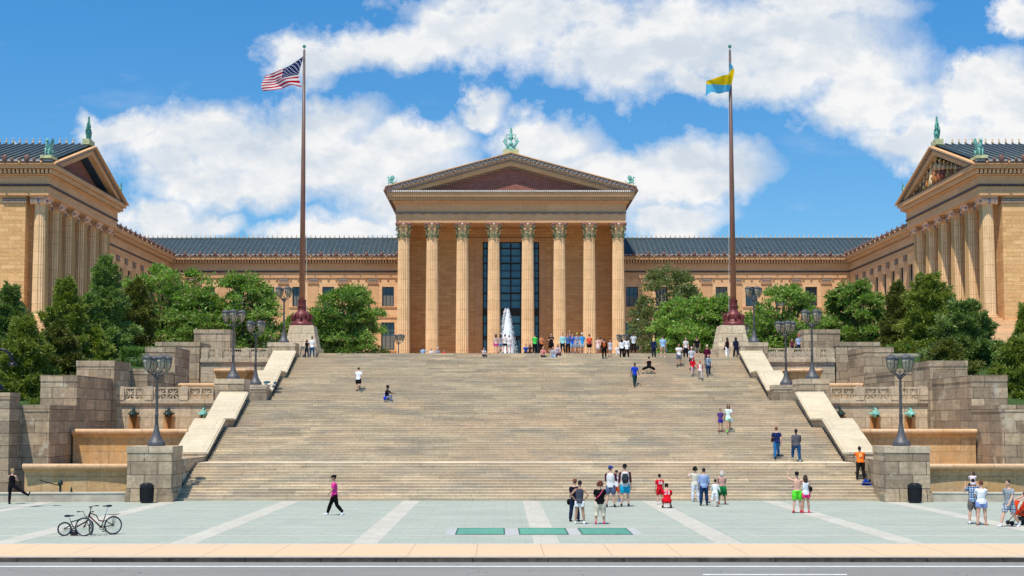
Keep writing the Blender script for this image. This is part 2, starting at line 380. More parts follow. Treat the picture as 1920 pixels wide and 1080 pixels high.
leaf('yew_leaf', (.10,.145,.02), (.28,.32,.05), .2)
leaf('cedar_leaf', (.085,.15,.035), (.25,.33,.085), .2)
leaf('dark_leaf', (.065,.09,.016), (.18,.19,.035), .2, (.10,.08,.03))
leaf('hedge_leaf', (.06,.13,.02), (.16,.28,.05), .3)
simple('bark', (.10,.08,.06), .9, var=.3, scale=5)
simple('blossom', (.85,.82,.75), .7, var=.05)
m = bpy.data.materials.new('grass'); t = NT(m); n = t.noise(t.pos(), 2, 6, .75)
col = t.mix(t.ramp(n, .3, .7), (.02,.05,.01), (.05,.09,.02)); t.bsdf(col, .95, bump=n, bd=.1); MATS['grass'] = m
# skin
simple('skin_light', (.62,.36,.26), .6, var=.06); simple('skin_tan', (.42,.23,.15), .6, var=.06); simple('skin_dark', (.09,.045,.03), .6, var=.06)
simple('eye_dark', (.03,.02,.02), .3, var=0); simple('lip', (.40,.14,.12), .6, var=0)
for k, c in dict(hair_brown=(.06,.03,.018), hair_black=(.012,.01,.01), hair_red=(.16,.05,.025), hair_blonde=(.55,.37,.15), hair_grey=(.5,.46,.42), hair_dark=(.028,.016,.012)).items(): simple(k, c, .6, var=.3, scale=30)
# ================================================================ GROUND
def struct(name, mb, mat, **k): return tag(mb.build(name, mat, **k), kind='structure')
struct('ground', MB().box(-700, 700, -60, 900, -1.2, -.125), M('asphalt'))
struct('road', MB().box(-200, 200, -20, 37.55, -.12, -.105), M('asphalt'))
mk = MB().box(-200, 200, 36.25, 36.38, -.105, -.100)
mk.box(xx(1317, 1076, 34.5), xx(1586, 1076, 34.5), 34.35, 34.47, -.105, -.100)
struct('road_marking', mk, M('road_paint'))
struct('kerb', MB().box(-200, 200, 37.4, 37.6, -.12, .008), M('kerb_stone'))
struct('sidewalk', MB().box(-200, 200, 37.604, 41.6, -.12, .010), M('tan_sidewalk'))
struct('kerb_edging', MB().box(-200, 200, 37.606, 37.95, .010, .014), M('kerb_top'))
struct('plaza', MB().box(-200, 200, 41.604, 66, -.12, 0.), M('slate_paving'))
bd = MB()
for X in (-27.9, -21.95, -16., -10.05, -4.1, 1.4-1.39+.02, 6.1, 12.05, 18., 23.95, 29.9):
    pass
for k in range(-5, 7):
    X = .13 + 5.93*k
    bd.box(X-.42, X+.42, 41.7, 63.95, .001, .004)
for px in (953, 969, 987, 1003):
    Y = 4*FPX/(px-788)
    bd.box(-90, 90, Y-.12, Y+.12, .0012, .0044)
bd.box(-90, 90, 41.6, 41.95, .001, .0042)
struct('paving_bands', bd, M('pale_band'))
# ventilation grates
sur = MB(); gx = [(852, 947), (972, 1067), (1090, 1187)]
Ya, Yb = 4*FPX/(1001-788)+.0, 4*FPX/(989.5-788)
sur.box(xx(835, 1001, Ya), xx(1205, 1001, Ya), Ya-.12, Yb+.1, .0045, .008)
struct('concrete_surround', sur, M('concrete_grey'))
for i, (a, b_) in enumerate(gx):
    xa, xb = xx(a, 1001, Ya)+.02, xx(b_, 1001, Ya)
    e = empty('ventilation_grate', ((xa+xb)/2, (Ya+Yb)/2, .008), ['green metal floor grate, leftmost of the three in the plaza paving', 'green metal floor grate, middle of the three in the plaza paving', 'green metal floor grate, rightmost of the three, nearest the woman in beige capris'][i], 'floor grate', 'green ventilation grates in the plaza')
    fr = MB()
    fr.box(xa, xb, Ya, Ya+.05, .008, .03); fr.box(xa, xb, Yb-.05, Yb, .008, .03); fr.box(xa, xa+.05, Ya+.05, Yb-.05, .008, .03); fr.box(xb-.05, xb, Ya+.05, Yb-.05, .008, .03)
    fr.build('grate_frame', simple('grate_edge', (.05,.14,.11)), e)
    br = MB(); n = 30
    for k in range(n):
        x = xa+.05+(xb-xa-.1)*(k+.5)/n; br.box(x-.018, x+.018, Ya+.05, Yb-.05, .012, .026)
    for k in range(4):
        y = Ya+.05+(Yb-Ya-.1)*(k+.5)/4; br.box(xa+.05, xb-.05, y-.01, y+.01, .0265, .029)
    br.box(xa+.05, xb-.05, Ya+.05, Yb-.05, .009, .011)
    br.build('grate_bars', M('green_grate'), e)
# ================================================================ STAIRCASE
RIS = .1325
FL = [(64.0, 68.8, 13), (71.4, 75.8, 14), (78.6, 82.7, 13), (90.5, 94.9, 14), (97.4, 101.8, 14), (104.6, 105.65, 4)]
TOPZ = RIS*72
def stair_z(Y):
    z = 0.
    for (a, b_, n) in FL:
        if Y < a: return z
        if Y < b_:
            tr = (b_-a)/(n-1); return z + RIS*(int((Y-a)/tr)+1)
        z += RIS*n
    return z
SW = 17.65
st_root = empty('stone_staircase', (0, 64, 0), 'wide weathered stone staircase of six flights rising from the plaza to the museum terrace', 'staircase')
z = 0.
for i, (a, b_, n) in enumerate(FL):
    tr = (b_-a)/(n-1); w = SW if i < 5 else 16.5
    nxt = FL[i+1][0] if i < 5 else 106.9
    poly = [(a, z-.3 if i else -.05)]
    for k in range(n):
        y = a + k*tr
        poly += [(y, z+RIS*k), (y, z+RIS*(k+1)-.02), (y-.007, z+RIS*(k+1)-.019), (y-.007, z+RIS*(k+1))]
    poly += [(nxt+.3, z+RIS*n), (nxt+.3, z-.3 if i else -.05)]
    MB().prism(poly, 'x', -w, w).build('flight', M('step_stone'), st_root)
    z += RIS*n
# cheek walls with sloping copings
def cheek(sg):
    segs = [[(65.25, 2.0), (71.25, 2.0), (71.26, 2.12), (75.8, 4.0), (78.55, 4.0), (82.55, 5.72)], [(91.35, 6.08), (94.9, 7.58), (97.35, 7.58), (101.72, 9.42)]]
    for si, s_ in enumerate(segs):
        e = empty('cheek_wall', (sg*18.5, s_[0][0], 0), ('left' if sg < 0 else 'right')+[' lower flank wall of the stairs with a cream sloping coping down to the plaza pier', ' upper flank wall of the stairs with a cream sloping coping below the top pier'][si], 'flank wall')
        base = max(0, s_[0][1]-2.2)
        poly = [(s_[0][0], -.02 if si == 0 else 4.6)] + s_ + [(s_[-1][0], -.02 if si == 0 else 4.6)]
        x0, x1 = sorted((sg*17.75, sg*19.4))
        MB().prism(poly, 'x', x0, x1).build('wall', M('grey_granite'), e)
        top = s_[2:] if si == 0 else s_
        up = [(p[0], p[1]+.125) for p in top]
        x0, x1 = sorted((sg*17.70, sg*19.46))
        cp = MB().prism([(p[0]-(.03 if k == 0 else 0), p[1]+.003) for k, p in enumerate(top)] + [(p[0]-(.03 if p is up[0] else 0), p[1]) for p in up[::-1]], 'x', x0, x1)
        # slightly crowned coping: a lower rounded nosing on the stair side
        x2, x3 = sorted((sg*17.62, sg*17.70))
        cp.prism([(p[0], p[1]+.02) for p in top] + [(p[0], p[1]+.085) for p in top[::-1]], 'x', x2, x3)
        cp.build('coping', M('cream_coping'), e)
for sg in (-1, 1): cheek(sg)
# piers
def pier(x0, x1, y0, y1, z0, z1, label, plinth=None, cap=.32, rd=0):
    e = empty('stone_pier', ((x0+x1)/2, (y0+y1)/2, z0), label, 'stone pier')
    b = MB(); b.box(x0, x1, y0, y1, z0, z1-cap); 
    if plinth: b.box(x0-.08, x1+.08, y0-.08, y1, z0, z0+plinth)
    b.build('shaft', M('grey_granite'), e)
    MB().box(x0-.03, x1+.03, y0-.03, y1+.03, z1-cap+.002, z1).build('cap_stone', M('pale_granite'), e)
    return e
for sg, sd in ((-1, 'left'), (1, 'right')):
    P = lambda a, b_: sorted((sg*a, sg*b_))
    x0, x1 = P(17.55, 19.75); pier(x0, x1, 63.2, 65.2, 0, 2.72, f'{sd} stone pier at the foot of the stairs carrying a tall lamp', .42)
    x0, x1 = P(17.95, 19.85); pier(x0, x1, 82.62, 84.6, 4.6, 6.68, f'{sd} stone pier with a lamp where the lower balustrade meets the stairs')
    x0, x1 = P(17.85, 19.2); pier(x0, x1, 90.1, 91.33, 5.2, 6.5, f'{sd} low stone pier with a lamp behind the middle landing pier')
    x0, x1 = P(17.75, 19.9); pier(x0, x1, 101.75, 103.9, 8.2, 10.2, f'{sd} stone pier with a lamp beside the top landing and the flagpole')
# plinth walls of the flagpoles
for sg, sd in ((-1, 'left'), (1, 'right')):
    x0, x1 = sorted((sg*16.53, sg*19.4))
    e = empty('flagpole_plinth', (sg*18, 107, TOPZ), f'battered stone plinth under the {sd} flagpole', 'plinth')
    MB().box(x0, x1, 104.62, 109.5, 8.9, 10.05).build('wall', M('pale_granite'), e)
    MB().frustum(sg*17.9, 107, 10.05, 11.9, 1.32, 1.3, .98, .98).build('pedestal', M('pale_granite'), e)
# terrace sheet
struct('terrace', MB().box(-130, 130, 105.95, 190, 8.9, TOPZ-.003).box(-25.3, -19.4, 103.9, 105.95, 8.9, TOPZ-.004).box(19.4, 25.3, 103.9, 105.95, 8.9, TOPZ-.004), M('terrace_paving'))
# ================================================================ WATERFALL TERRACES
def roll(x0, x1, y, z, r=.13, mi=0, mb=None):
    mb = mb or MB(); n = 12
    mb.tube([(x0, y, z), (x1, y, z)], r, 14, mi); return mb
def arc_wall(x0, x1, yf, bulge, z0, z1, th=.5, n=16):
    mb = MB(); vs = []; fs = []
    for i in range(n+1):
        t = i/n; x = x0+(x1-x0)*t; y = yf - bulge*math.sin(math.pi*t)
        vs += [(x, y, z0), (x, y, z1), (x, yf+th, z1), (x, yf+th, z0)]
    for i in range(n):
        a = i*4
        for k in range(4): fs.append((a+k, a+(k+1) % 4, a+4+(k+1) % 4, a+4+k))
    fs += [(0, 1, 2, 3), (n*4+3, n*4+2, n*4+1, n*4)]
    return mb.add(vs, fs)
XI = 26.1
for sg, sd in ((-1, 'left'), (1, 'right')):
    def X2(a, b_): return sorted((sg*a, sg*b_))
    # pool at plaza level
    e = empty('pool_curb', (sg*23, 63, 0), f'low stone curb of the plaza-level pool on the {sd}, next to the litter bin', 'pool curb')
    c = MB(); cc = MB(); n = 14
    for i in range(n):
        a0 = 19.85+(34-19.85)*i/n; a1 = 19.85+(34-19.85)*(i+1)/n
        f = lambda a: 63.3 - .085*max(0, a-20)
        p = [(sg*a0, f(a0)), (sg*a1, f(a1)), (sg*a1, f(a1)+.45), (sg*a0, f(a0)+.45)]
        c.prism(p, 'z', -.02, .41)
        q = [(sg*a0, f(a0)-.03), (sg*a1, f(a1)-.03), (sg*a1, f(a1)+.48), (sg*a0, f(a0)+.48)]
        cc.prism(q, 'z', .412, .47)
    c.build('wall', M('pool_curb'), e); cc.build('coping', M('curb_cap'), e)
    # three basins, each: bowl wall + rolled rim
    x0, x1 = X2(19.9, XI)
    e = empty('cascade_basin', (sg*23, 66.5, 0), f'lowest {sd} cascade basin of stained stone with a rounded rim above the plaza pool', 'fountain basin')
    w = arc_wall(x0, x1, 66.76, .12, 0, 1.5); w.prism([(66.8, 1.3), (66.55, 1.42), (66.55, 1.5), (67.4, 1.5)], 'x', x0, x1)
    w.box(x0, x1, 67.2, 74.0, 0, 1.38); w.build('bowl', M('rusty_granite'), e)
    roll(x0, x1 if sg > 0 else x1, 66.5, 1.62, .14).build('rim', M('rim_stone'), e)
    MB().box(x0, x1, 66.95, 74.1, 1.39, 1.45).build('basin_floor', M('rusty_granite'), e)
    x0, x1 = X2(19.42, XI-.02)
    e = empty('cascade_basin', (sg*23, 74, 0), f'middle {sd} cascade basin with a long rounded rim under the bronze spouts', 'fountain basin')
    w = MB().box(x0, x1, 74.14, 82.4, 0, 3.1); w.prism([(74.15, 3.02), (74.0, 3.12), (74.0, 3.22), (75.0, 3.22)], 'x', x0, x1)
    w.build('bowl', M('rusty_granite'), e)
    roll(x0, x1, 74.0, 3.36, .15).build('rim', M('rim_stone'), e)
    x0, x1 = X2(20.1, 25.0)
    e = empty('cascade_basin', (sg*22.5, 93, 5.3), f'upper {sd} cascade basin whose orange rim shows above the lower balustrade', 'fountain basin')
    MB().box(x0, x1, 93.2, 97.0, 5.3, 6.45).build('bowl', M('rusty_granite'), e)
    roll(x0, x1, 93.1, 6.55, .15).build('rim', M('rim_stone'), e)
    x0, x1 = X2(20.95, 23.5)
    e = empty('cascade_basin', (sg*22.2, 99, 6.5), f'small top {sd} basin with an orange lip projecting from the upper retaining wall', 'fountain basin')
    MB().add([(x0+.35, 99.6, 6.3), (x1-.35, 99.6, 6.3), (x1-.35, 101.7, 6.3), (x0+.35, 101.7, 6.3), (x0, 98.9, 7.75), (x1, 98.9, 7.75), (x1, 101.7, 7.75), (x0, 101.7, 7.75)],
             [(0,3,2,1),(4,5,6,7),(0,1,5,4),(1,2,6,5),(2,3,7,6),(3,0,4,7)]).build('bowl', M('rusty_granite'), e)
    MB().tube([(x0, 101.7, 7.85), (x0, 99.1, 7.85), (x0+.15, 98.95, 7.85), (x1-.15, 98.95, 7.85), (x1, 99.1, 7.85), (x1, 101.7, 7.85)], .15, 12).build('rim', M('rim_stone'), e)
    # retaining walls
    x0, x1 = X2(19.7, 26.15)
    e = empty('retaining_wall', (sg*23, 82.5, 3), f'{sd} lower retaining wall below the first balustrade, with three bronze fish-head spouts', 'retaining wall')
    w = MB().box(x0, x1, 82.5, 101.8, 0, 5.02); w.build('wall', M('spout_granite'), e)
    MB().box(x0-.02, x1+.02, 82.4, 83.2, 5.022, 5.10).box(x0-.02, x1+.02, 82.36, 83.2, 5.10, 5.30).build('cornice', M('pale_granite'), e)
    for k, xs in enumerate((18.97+1.39-.1, 22.75, 25.0) if 0 else ((20.45), (22.7), (24.95))):
        X = sg*xs
        sp = MB().ell((X, 82.25, 4.42), (.24, .30, .25), 12).ell((X, 82.0, 4.36), (.17, .2, .16), 10)
        sp.prism([(82.2, 4.6), (82.5, 4.85), (82.5, 4.5)], 'x', X-.03, X+.03)
        for q in (-1, 1):
            sp.tube([(X+q*.15, 82.3, 4.4), (X+q*.34, 82.42, 4.45)], [.1, .05], 6)
        sp.tube([(X, 82.0, 4.58), (X, 82.3, 4.74), (X, 82.48, 4.72)], [.03, .07, .05], 6)
        o = sp.build('spout_head', M('verdigris') if (sg > 0 and k > 0) or (sg < 0 and k == 0) else M('dark_bronze'), e)
        MB().tube([(X, 81.88, 4.3), (X, 81.78, 4.28)], .08, 8).build('spout_mouth', M('black_iron'), o)
    x0, x1 = X2(19.8, 25.25)
    e = empty('retaining_wall', (sg*22.5, 101.9, 5), f'{sd} upper retaining wall below the terrace balustrade', 'retaining wall')
    MB().box(x0, x1, 101.85, 103.9, 5.25, 8.55).build('wall', M('pale_granite'), e)
    MB().box(x0-.02, x1+.02, 101.75, 102.6, 8.552, 8.64).box(x0-.02, x1+.02, 101.7, 102.6, 8.64, 8.9).build('cornice', M('pale_granite'), e)
    # balustrades
    def balustrade(y, z, xa, posts, label):
        e = empty('balustrade', (sg*(xa[0]+xa[1])/2, y, z), label, 'balustrade'); H = .84
        allp = sorted(posts); edges = [xa[0]]
        for p in allp: edges += [p-.27, p+.27]
        edges.append(xa[1])
        for p in allp:
            X = sg*p; n = 10
            poly = [(X-.27, z), (X+.27, z), (X+.27, z+H-.1)] + [(X+.27*math.cos(t), z+H-.1+.16*math.sin(t)) for t in [math.pi*k/n for k in range(1, n)]] + [(X-.27, z+H-.1)]
            MB().prism(poly, 'y', y-.12, y+.3).build('post', M('pale_granite'), e)
        for i in range(0, len(edges), 2):
            a, b_ = edges[i], edges[i+1]
            if b_-a < .3: continue
            a, b_ = sorted((sg*a, sg*b_)); mb = MB()
            mb.box(a, b_, y, y+.2, z, z+.1); mb.box(a, b_, y, y+.2, z+H-.1, z+H); mb.box(a, a+.1, y, y+.2, z+.1, z+H-.1); mb.box(b_-.1, b_, y, y+.2, z+.1, z+H-.1)
            m_ = (a+b_)/2; mb.box(m_-.06, m_+.06, y+.01, y+.19, z+.1, z+H-.1)
            for (u, v) in ((a+.1, m_-.06), (m_+.06, b_-.1)):
                cx_, cz, hx, hz = (u+v)/2, z+H/2, (v-u)/2, H/2-.1
                for k in range(8):
                    t = math.pi*k/4
                    dx, dz = math.cos(t), math.sin(t); L = min(hx/abs(dx) if abs(dx) > .01 else 9, hz/abs(dz) if abs(dz) > .01 else 9)
                    nx_, nz = -dz*.035, dx*.035
                    p = [(cx_+nx_, cz+nz), (cx_+dx*L+nx_, cz+dz*L+nz), (cx_+dx*L-nx_, cz+dz*L-nz), (cx_-nx_, cz-nz)]
                    mb.prism(p, 'y', y+.045+.001*k, y+.155-.001*k)
                mb.lathe([(.10, 0), (.10, .13)], (0, 0, 0), 10) if 0 else mb.prism([(cx_+.11*math.cos(q*math.pi/5), cz+.11*math.sin(q*math.pi/5)) for q in range(10)], 'y', y+.03, y+.17)
            mb.build('pierced_panel', M('pale_granite'), e)
    balustrade(82.45, 5.302, (19.87, 26.1), (21.75, 24.0, 25.85), f'{sd} lower pierced stone balustrade above the fish-head spouts')
    balustrade(101.9, 8.902, (19.93, 25.2), (21.65, 23.8, 24.95), f'{sd} upper pierced stone balustrade on the terrace edge')
    # stepped retaining blocks
    B = [('a', XI+1.72, 31, 69.0, 70.45, 5.5, 'outermost stone buttress block at the frame edge behind the pool'),
         ('b', XI+.1, 28.2, 70.5, 75.0, 4.85, 'low stone buttress block, second in the stepped row from the plaza'),
         ('c', XI+.12, 28.35, 75.05, 81.8, 6.65, 'long stone buttress block, third in the stepped row, next to the lower balustrade'),
         ('d', XI+.0, 28.5, 81.85, 85.5, 7.82, 'tall stone block at the outer end of the lower balustrade'),
         ('e', XI-1.1, 27.3, 85.6, 92.6, 7.45, 'sloping-looking low stone block between two taller ones behind the lower balustrade'),
         ('f', XI-1.15, 27.1, 92.65, 96.9, 9.3, 'tall stone block beside the upper cascade basin'),
         ('g', XI-.7, 28.9, 102.0, 105.9, 10.25, 'flat stone block at the outer end of the upper balustrade'),
         ('h', 23.3+.55, 26.85, 106.2, 108.4, 11.55, 'topmost square stone block standing behind the upper balustrade')]
    for k, a, b_, y0, y1, zt, lb in B:
        x0, x1 = X2(a, b_)
        z0 = 0 if y1 < 93 else 5
        e = empty('retaining_block', ((x0+x1)/2, y0, z0), f'{sd} {lb}', 'stone block', 'stepped stone blocks')
        MB().box(x0, x1, y0, y1, z0-.02, zt-.37).build('block', M('grey_granite'), e)
        MB().box(x0-.03, x1+.03, y0-.03, y1, zt-.368, zt).build('cap_stone', M('grey_granite'), e)
    # hill behind the blocks
    n, mth = 26, 30; vs = []; fs = []
    zs = [(62, -.4), (70.4, -.4), (70.55, 2.6), (75, 3.6), (82, 5.4), (93, 7.2), (105, 9.2), (108, TOPZ-.02)]
    def hz(y):
        for (a, za), (b_, zb) in zip(zs, zs[1:]):
            if y <= b_: return za+(zb-za)*(y-a)/(b_-a)
        return zs[-1][1]
    rnd = random.Random(4)
    for i in range(n+1):
        for j in range(mth+1):
            y = 70.6+(106.2-70.6)*j/mth; x = 26.6+(90-26.6)*(i/n)**1.5
            vs.append((sg*x, y, hz(y)+(rnd.uniform(-.12, .12) if 0 < j < mth else 0)))
    for i in range(n):
        for j in range(mth): a = i*(mth+1)+j; fs.append((a, a+1, a+mth+2, a+mth+1))
    a0_, a1_ = sorted((sg*29.9, sg*90)); struct('grassy_hill', MB().add(vs, fs).prism([(64.4, -.13), (70.66, 2.64), (70.66, -.13)], 'x', a0_, a1_), M('grass'))
# ================================================================ LAMPS
def make_lamp(H=4.55):
    r = empty('lamp_post', (0,0,0), 'x', 'street lamp', 'four-lantern iron lamp posts along the stairs')
    b = MB().lathe([(.44, 0), (.44, .16), (.40, .22), (.30, .34), (.2, .55), (.13, .85), (.10, 1.05), (.10, 1.1)], n=12)
    b.build('base', M('lamp_iron'), r, auto=40)
    b = MB().lathe([(.075, 1.1), (.085, 1.12), (.085, 1.5), (.1, 1.52), (.1, 1.58), (.075, 1.6), (.06, H-1.15), (.1, H-1.1), (.1, H-1.0), (.05, H-.95), (.04, H-.75), (.0, H-.7)], n=12)
    b.build('post', M('lamp_iron'), r, auto=40)
    for k in range(4):
        t = math.pi/2*k; c, s_ = math.cos(t), math.sin(t); q = .52
        arm = MB().tube([(c*u, s_*u, H-w) for u, w in ((.06, 1.05), (.2, .98), (.35, .9), (.46, .86), (q, .80))], [.035, .032, .03, .035, .05], 7)
        arm.tube([(c*u, s_*u, H-w) for u, w in ((.06, 1.2), (.18, 1.08), (.3, .98))], .022, 6)
        ao = arm.build('arm', M('lamp_iron'), r, smooth=True)
        ln = MB().lathe([(.05, H-.8), (.09, H-.74), (.17, H-.55), (.215, H-.35), (.225, H-.2)], (c*q, s_*q, 0), 12)
        lo = ln.build('lantern', M('lamp_glass'), r, smooth=True)
        cp = MB().lathe([(.25, H-.2), (.265, H-.17), (.25, H-.12), (.2, H-.07), (.09, H-.02), (.03, H), (.015, H+.05)], (c*q, s_*q, 0), 14)
        for w in range(6):
            u = math.pi/3*w
            cp.tube([(c*q+math.cos(u)*a, s_*q+math.sin(u)*a, H-z_) for a, z_ in ((.06, .8), (.18, .6), (.232, .36), (.24, .18))], .014, 4)
        cp.tube([(c*q+.232*math.cos(math.pi*w/6), s_*q+.232*math.sin(math.pi*w/6), H-.36) for w in range(12)], .012, 4, closed=True)
        cp.build('lantern_cap', M('lamp_iron'), lo, smooth=False)
    return r
LP = [(293, 836, 64.2, .62, 'four-lantern iron lamp on the left pier at the foot of the stairs'),
      (1690, 834, 64.2, .25, 'four-lantern iron lamp on the right pier at the foot of the stairs'),
      (437, 708, 83.6, .1, 'four-lantern iron lamp on the left middle landing pier, in front of the small orange basin'),
      (1523, 708, 83.6, .35, 'four-lantern iron lamp on the right middle landing pier, in front of the small orange basin'),
      (479, 719, 90.7, .75, 'four-lantern iron lamp on the low left pier behind the middle landing'),
      (1474, 719, 90.7, .12, 'four-lantern iron lamp on the low right pier behind the middle landing'),
      (532, 640, 102.8, .7, 'four-lantern iron lamp on the top pier beside the left flagpole'),
      (1414, 640, 102.8, .35, 'four-lantern iron lamp on the top pier beside the right flagpole'),
      (747, 665, 150, .4, 'small distant lamp post standing before the leftmost portico column'),
      (1167, 665, 150, .4, 'small distant lamp post standing before the rightmost portico column')]
lp0 = make_lamp(); ZL = [2.722, 2.722, 6.682, 6.682, 6.502, 6.502, 10.202, 10.202, TOPZ, TOPZ]
for i, (px, py, Y, rz, lb) in enumerate(LP):
    o = lp0 if i == 0 else copy_tree(lp0)
    o.location = (xx(px, py, Y), Y, ZL[i]); o.rotation_euler = (0, 0, rz); o['label'] = lb
# gooseneck lamp whose arms reach in at the left frame edge
e = empty('gooseneck_lamp', (-24.9, 58, 0), 'black gooseneck lamp with a curved arm reaching in at the left edge of the photo', 'street lamp')
X0, Y0, Z0 = xx(-14, 700, 58), 58, 0
MB().lathe([(.2, 0), (.2, .4), (.08, .6), (.06, 7.4), (.0, 7.5)], (X0, Y0, 0), 10).build('post', M('black_iron'), e, auto=40)
pts = [at(x, y, 58) for x, y in ((-14, 664), (-6, 657), (4, 655), (12, 658), (19, 665), (23, 674), (24, 678))]
MB().tube(pts, .07, 8).build('arm', M('black_iron'), e, smooth=True)
c = at(24, 682, 58); MB().lathe([(.02, .12), (.1, .08), (.2, -.02), (.22, -.06), (.1, -.1)], c, 12).build('lamp_shade', M('black_iron'), e, smooth=True)
c = at(-3, 727, 58); MB().lathe([(.02, .2), (.12, .16), (.26, 0), (.28, -.1), (.1, -.14)], c, 12).build('lamp_shade', M('black_iron'), e, smooth=True)
MB().tube([at(-14, 722, 58), at(0, 722, 58)], .04, 6).build('bracket', M('black_iron'), e)
# ================================================================ FLAGPOLES AND FLAGS
poles = []
for i, (sg, xb, xt) in enumerate(((-1, 566, 570.5), (1, 1375.5, 1368.5))):
    X = xx(xb, 612, 107); Xt = xx(xt, 92, 107); Zt = zz(94, 107)
    e = empty('flagpole', (X, 107, 11.9), ['tall weathered flagpole flying the striped red and white flag', 'tall weathered flagpole flying the blue and yellow flag'][i], 'flagpole', 'flagpoles at the top of the stairs')
    b = MB().lathe([(.98, 0), (1.0, .08), (.98, .18), (.86, .3), (.68, .42), (.62, .55), (.66, .7), (.68, .9), (.58, 1.08), (.42, 1.2), (.36, 1.3), (.36, 1.55), (.40, 1.6), (.40, 1.66), (.33, 1.7), (.33, 2.05), (.36, 2.1), (.36, 2.18), (.28, 2.2)], (X, 107, 11.9), 28)
    for k in range(8):
        t = math.pi/4*k; b.tube([(X+r_*math.cos(t), 107+r_*math.sin(t), 11.9+z_) for r_, z_ in ((.66, 1.0), (.82, .85), (.86, .65), (.76, .5), (.84, .38))], [.06, .09, .1, .08, .05], 6)
    b.build('base', M('maroon_iron'), e, auto=50)
    MB().tube([(X, 107, 14.08), (X+(Xt-X)*.5, 107, (14.08+Zt)/2), (Xt, 107, Zt)], [.25, .19, .095], 14).build('pole', M('weathered_pole'), e, smooth=True)
    MB().tube([(Xt, 107, Zt), (Xt, 107, Zt+.25)], .03, 6).ell((Xt, 107, Zt+.33), .16, 12).build('ball_finial', M('verdigris_dark'), e, smooth=True)
    MB().tube([(X+.42*-sg, 106.8, 12.6), (Xt+.13*-sg, 106.9, Zt-.1)], .012, 4).build('halyard', M('white_marble'), e)
    poles.append((X, Xt, Zt))
def bez(pts, t):
    n = len(pts)-1; u = t*n; i = min(int(u), n-1); f = u-i
    P = [Vector((*p, 0)) for p in pts]
    a, b_, c, d = P[max(i-1, 0)], P[i], P[i+1], P[min(i+2, n)]
    return ((b_*2)+(c-a)*f+(a*2-b_*5+c*4-d)*f*f+(b_*3-a-c*3+d)*f**3)*.5
def flag(name, top, bot, hoist, fly, NU, NV, colf, mats, depth, parent_lbl, cat, Y=106.8):
    vs = []; fs = []; ms = []
    for j in range(NV+1):
        v = j/NV
        for i in range(NU+1):
            u = i/NU
            p = bez(top, u)*(1-v)+bez(bot, u)*v + bez(hoist, v)*(1-u)+bez(fly, v)*u
            p -= (Vector((*top[0], 0))*(1-u)*(1-v)+Vector((*top[-1], 0))*u*(1-v)+Vector((*bot[0], 0))*(1-u)*v+Vector((*bot[-1], 0))*u*v)
            d = depth(u, v); a = at(p.x, p.y, Y); vs.append((a[0], Y+d, a[2]))
    for j in range(NV):
        for i in range(NU):
            a = j*(NU+1)+i; fs.append((a, a+1, a+NU+2, a+NU+1)); ms.append(colf((i+.5)/NU, (j+.5)/NV))
    mb = MB(); mb.v = vs; mb.f = fs; mb.m = ms
    o = mb.build(name, mats, None, smooth=True); tag(o, parent_lbl, cat); return o
def starfn(u, v):
    if u < .4 and v < 7/13:
        a, b_ = u/.4, v/(7/13)
        for r_ in range(9):
            cy = (r_+.5+.4)/9.8
            n = 6 if r_ % 2 == 0 else 5
            for k in range(n):
                cx_ = (k+.5+(.5 if n == 5 else 0))/6
                if abs((a-cx_)*1.3) + abs(b_-cy)*.9 < .034 and True: return 1
        return 2
    return 0 if int(v*13) % 2 == 0 else 1
def flagcloth(h):
    m = bpy.data.materials.new('flag_cloth'); t = NT(m); c = (*[.95*x for x in lin(h)], 1)
    a = t.node('ShaderNodeBsdfDiffuse'); b = t.node('ShaderNodeBsdfTranslucent'); a.inputs[0].default_value = c; b.inputs[0].default_value = c
    x = t.node('ShaderNodeMixShader'); x.inputs[0].default_value = .5; t.l.new(a.outputs[0], x.inputs[1]); t.l.new(b.outputs[0], x.inputs[2]); o = t.node('ShaderNodeOutputMaterial'); t.l.new(x.outputs[0], o.inputs[0]); return m
fm = [flagcloth('#d3122f'), flagcloth('#fbf9f8'), flagcloth('#1d2b63')]
flag('striped_flag', [(569.5, 105), (545, 121), (524, 133), (510, 137), (497, 141)], [(566, 163.5), (548, 160), (534, 163), (522, 167.5), (494, 172)], [(569.5, 105), (562, 131), (560, 145), (566, 163.5)], [(497, 141), (494, 150), (490.5, 162), (494, 172)],
     120, 91, starfn, fm, lambda u, v: .16*math.sin(9*u+3*v)*min(1, u*3)+.05*math.sin(22*u-5*v)*u, 'red and white striped flag with a blue starred canton flying from the left flagpole', 'flag')
az, gd = '#62c8f2', '#ffd820'
flag('city_flag', [(1369, 116), (1367, 128), (1365, 140), (1348, 146), (1334, 150)], [(1368, 173), (1360, 173.5), (1349, 175), (1334, 174), (1320, 185)], [(1369, 116), (1376.5, 131), (1374.5, 147), (1371, 160), (1368, 173)], [(1334, 150), (1325, 152), (1323, 160), (1322, 172), (1320, 185)],
     60, 48, lambda u, v: 0 if v < .2-.2*u or v > .40+.36*(1-u)**.5 else 1, [flagcloth(az), flagcloth(gd)], lambda u, v: -.35*u+.3*math.sin(7*u+4*v)*min(1, u*3), 'blue and yellow flag curling around the top of the right flagpole', 'flag')
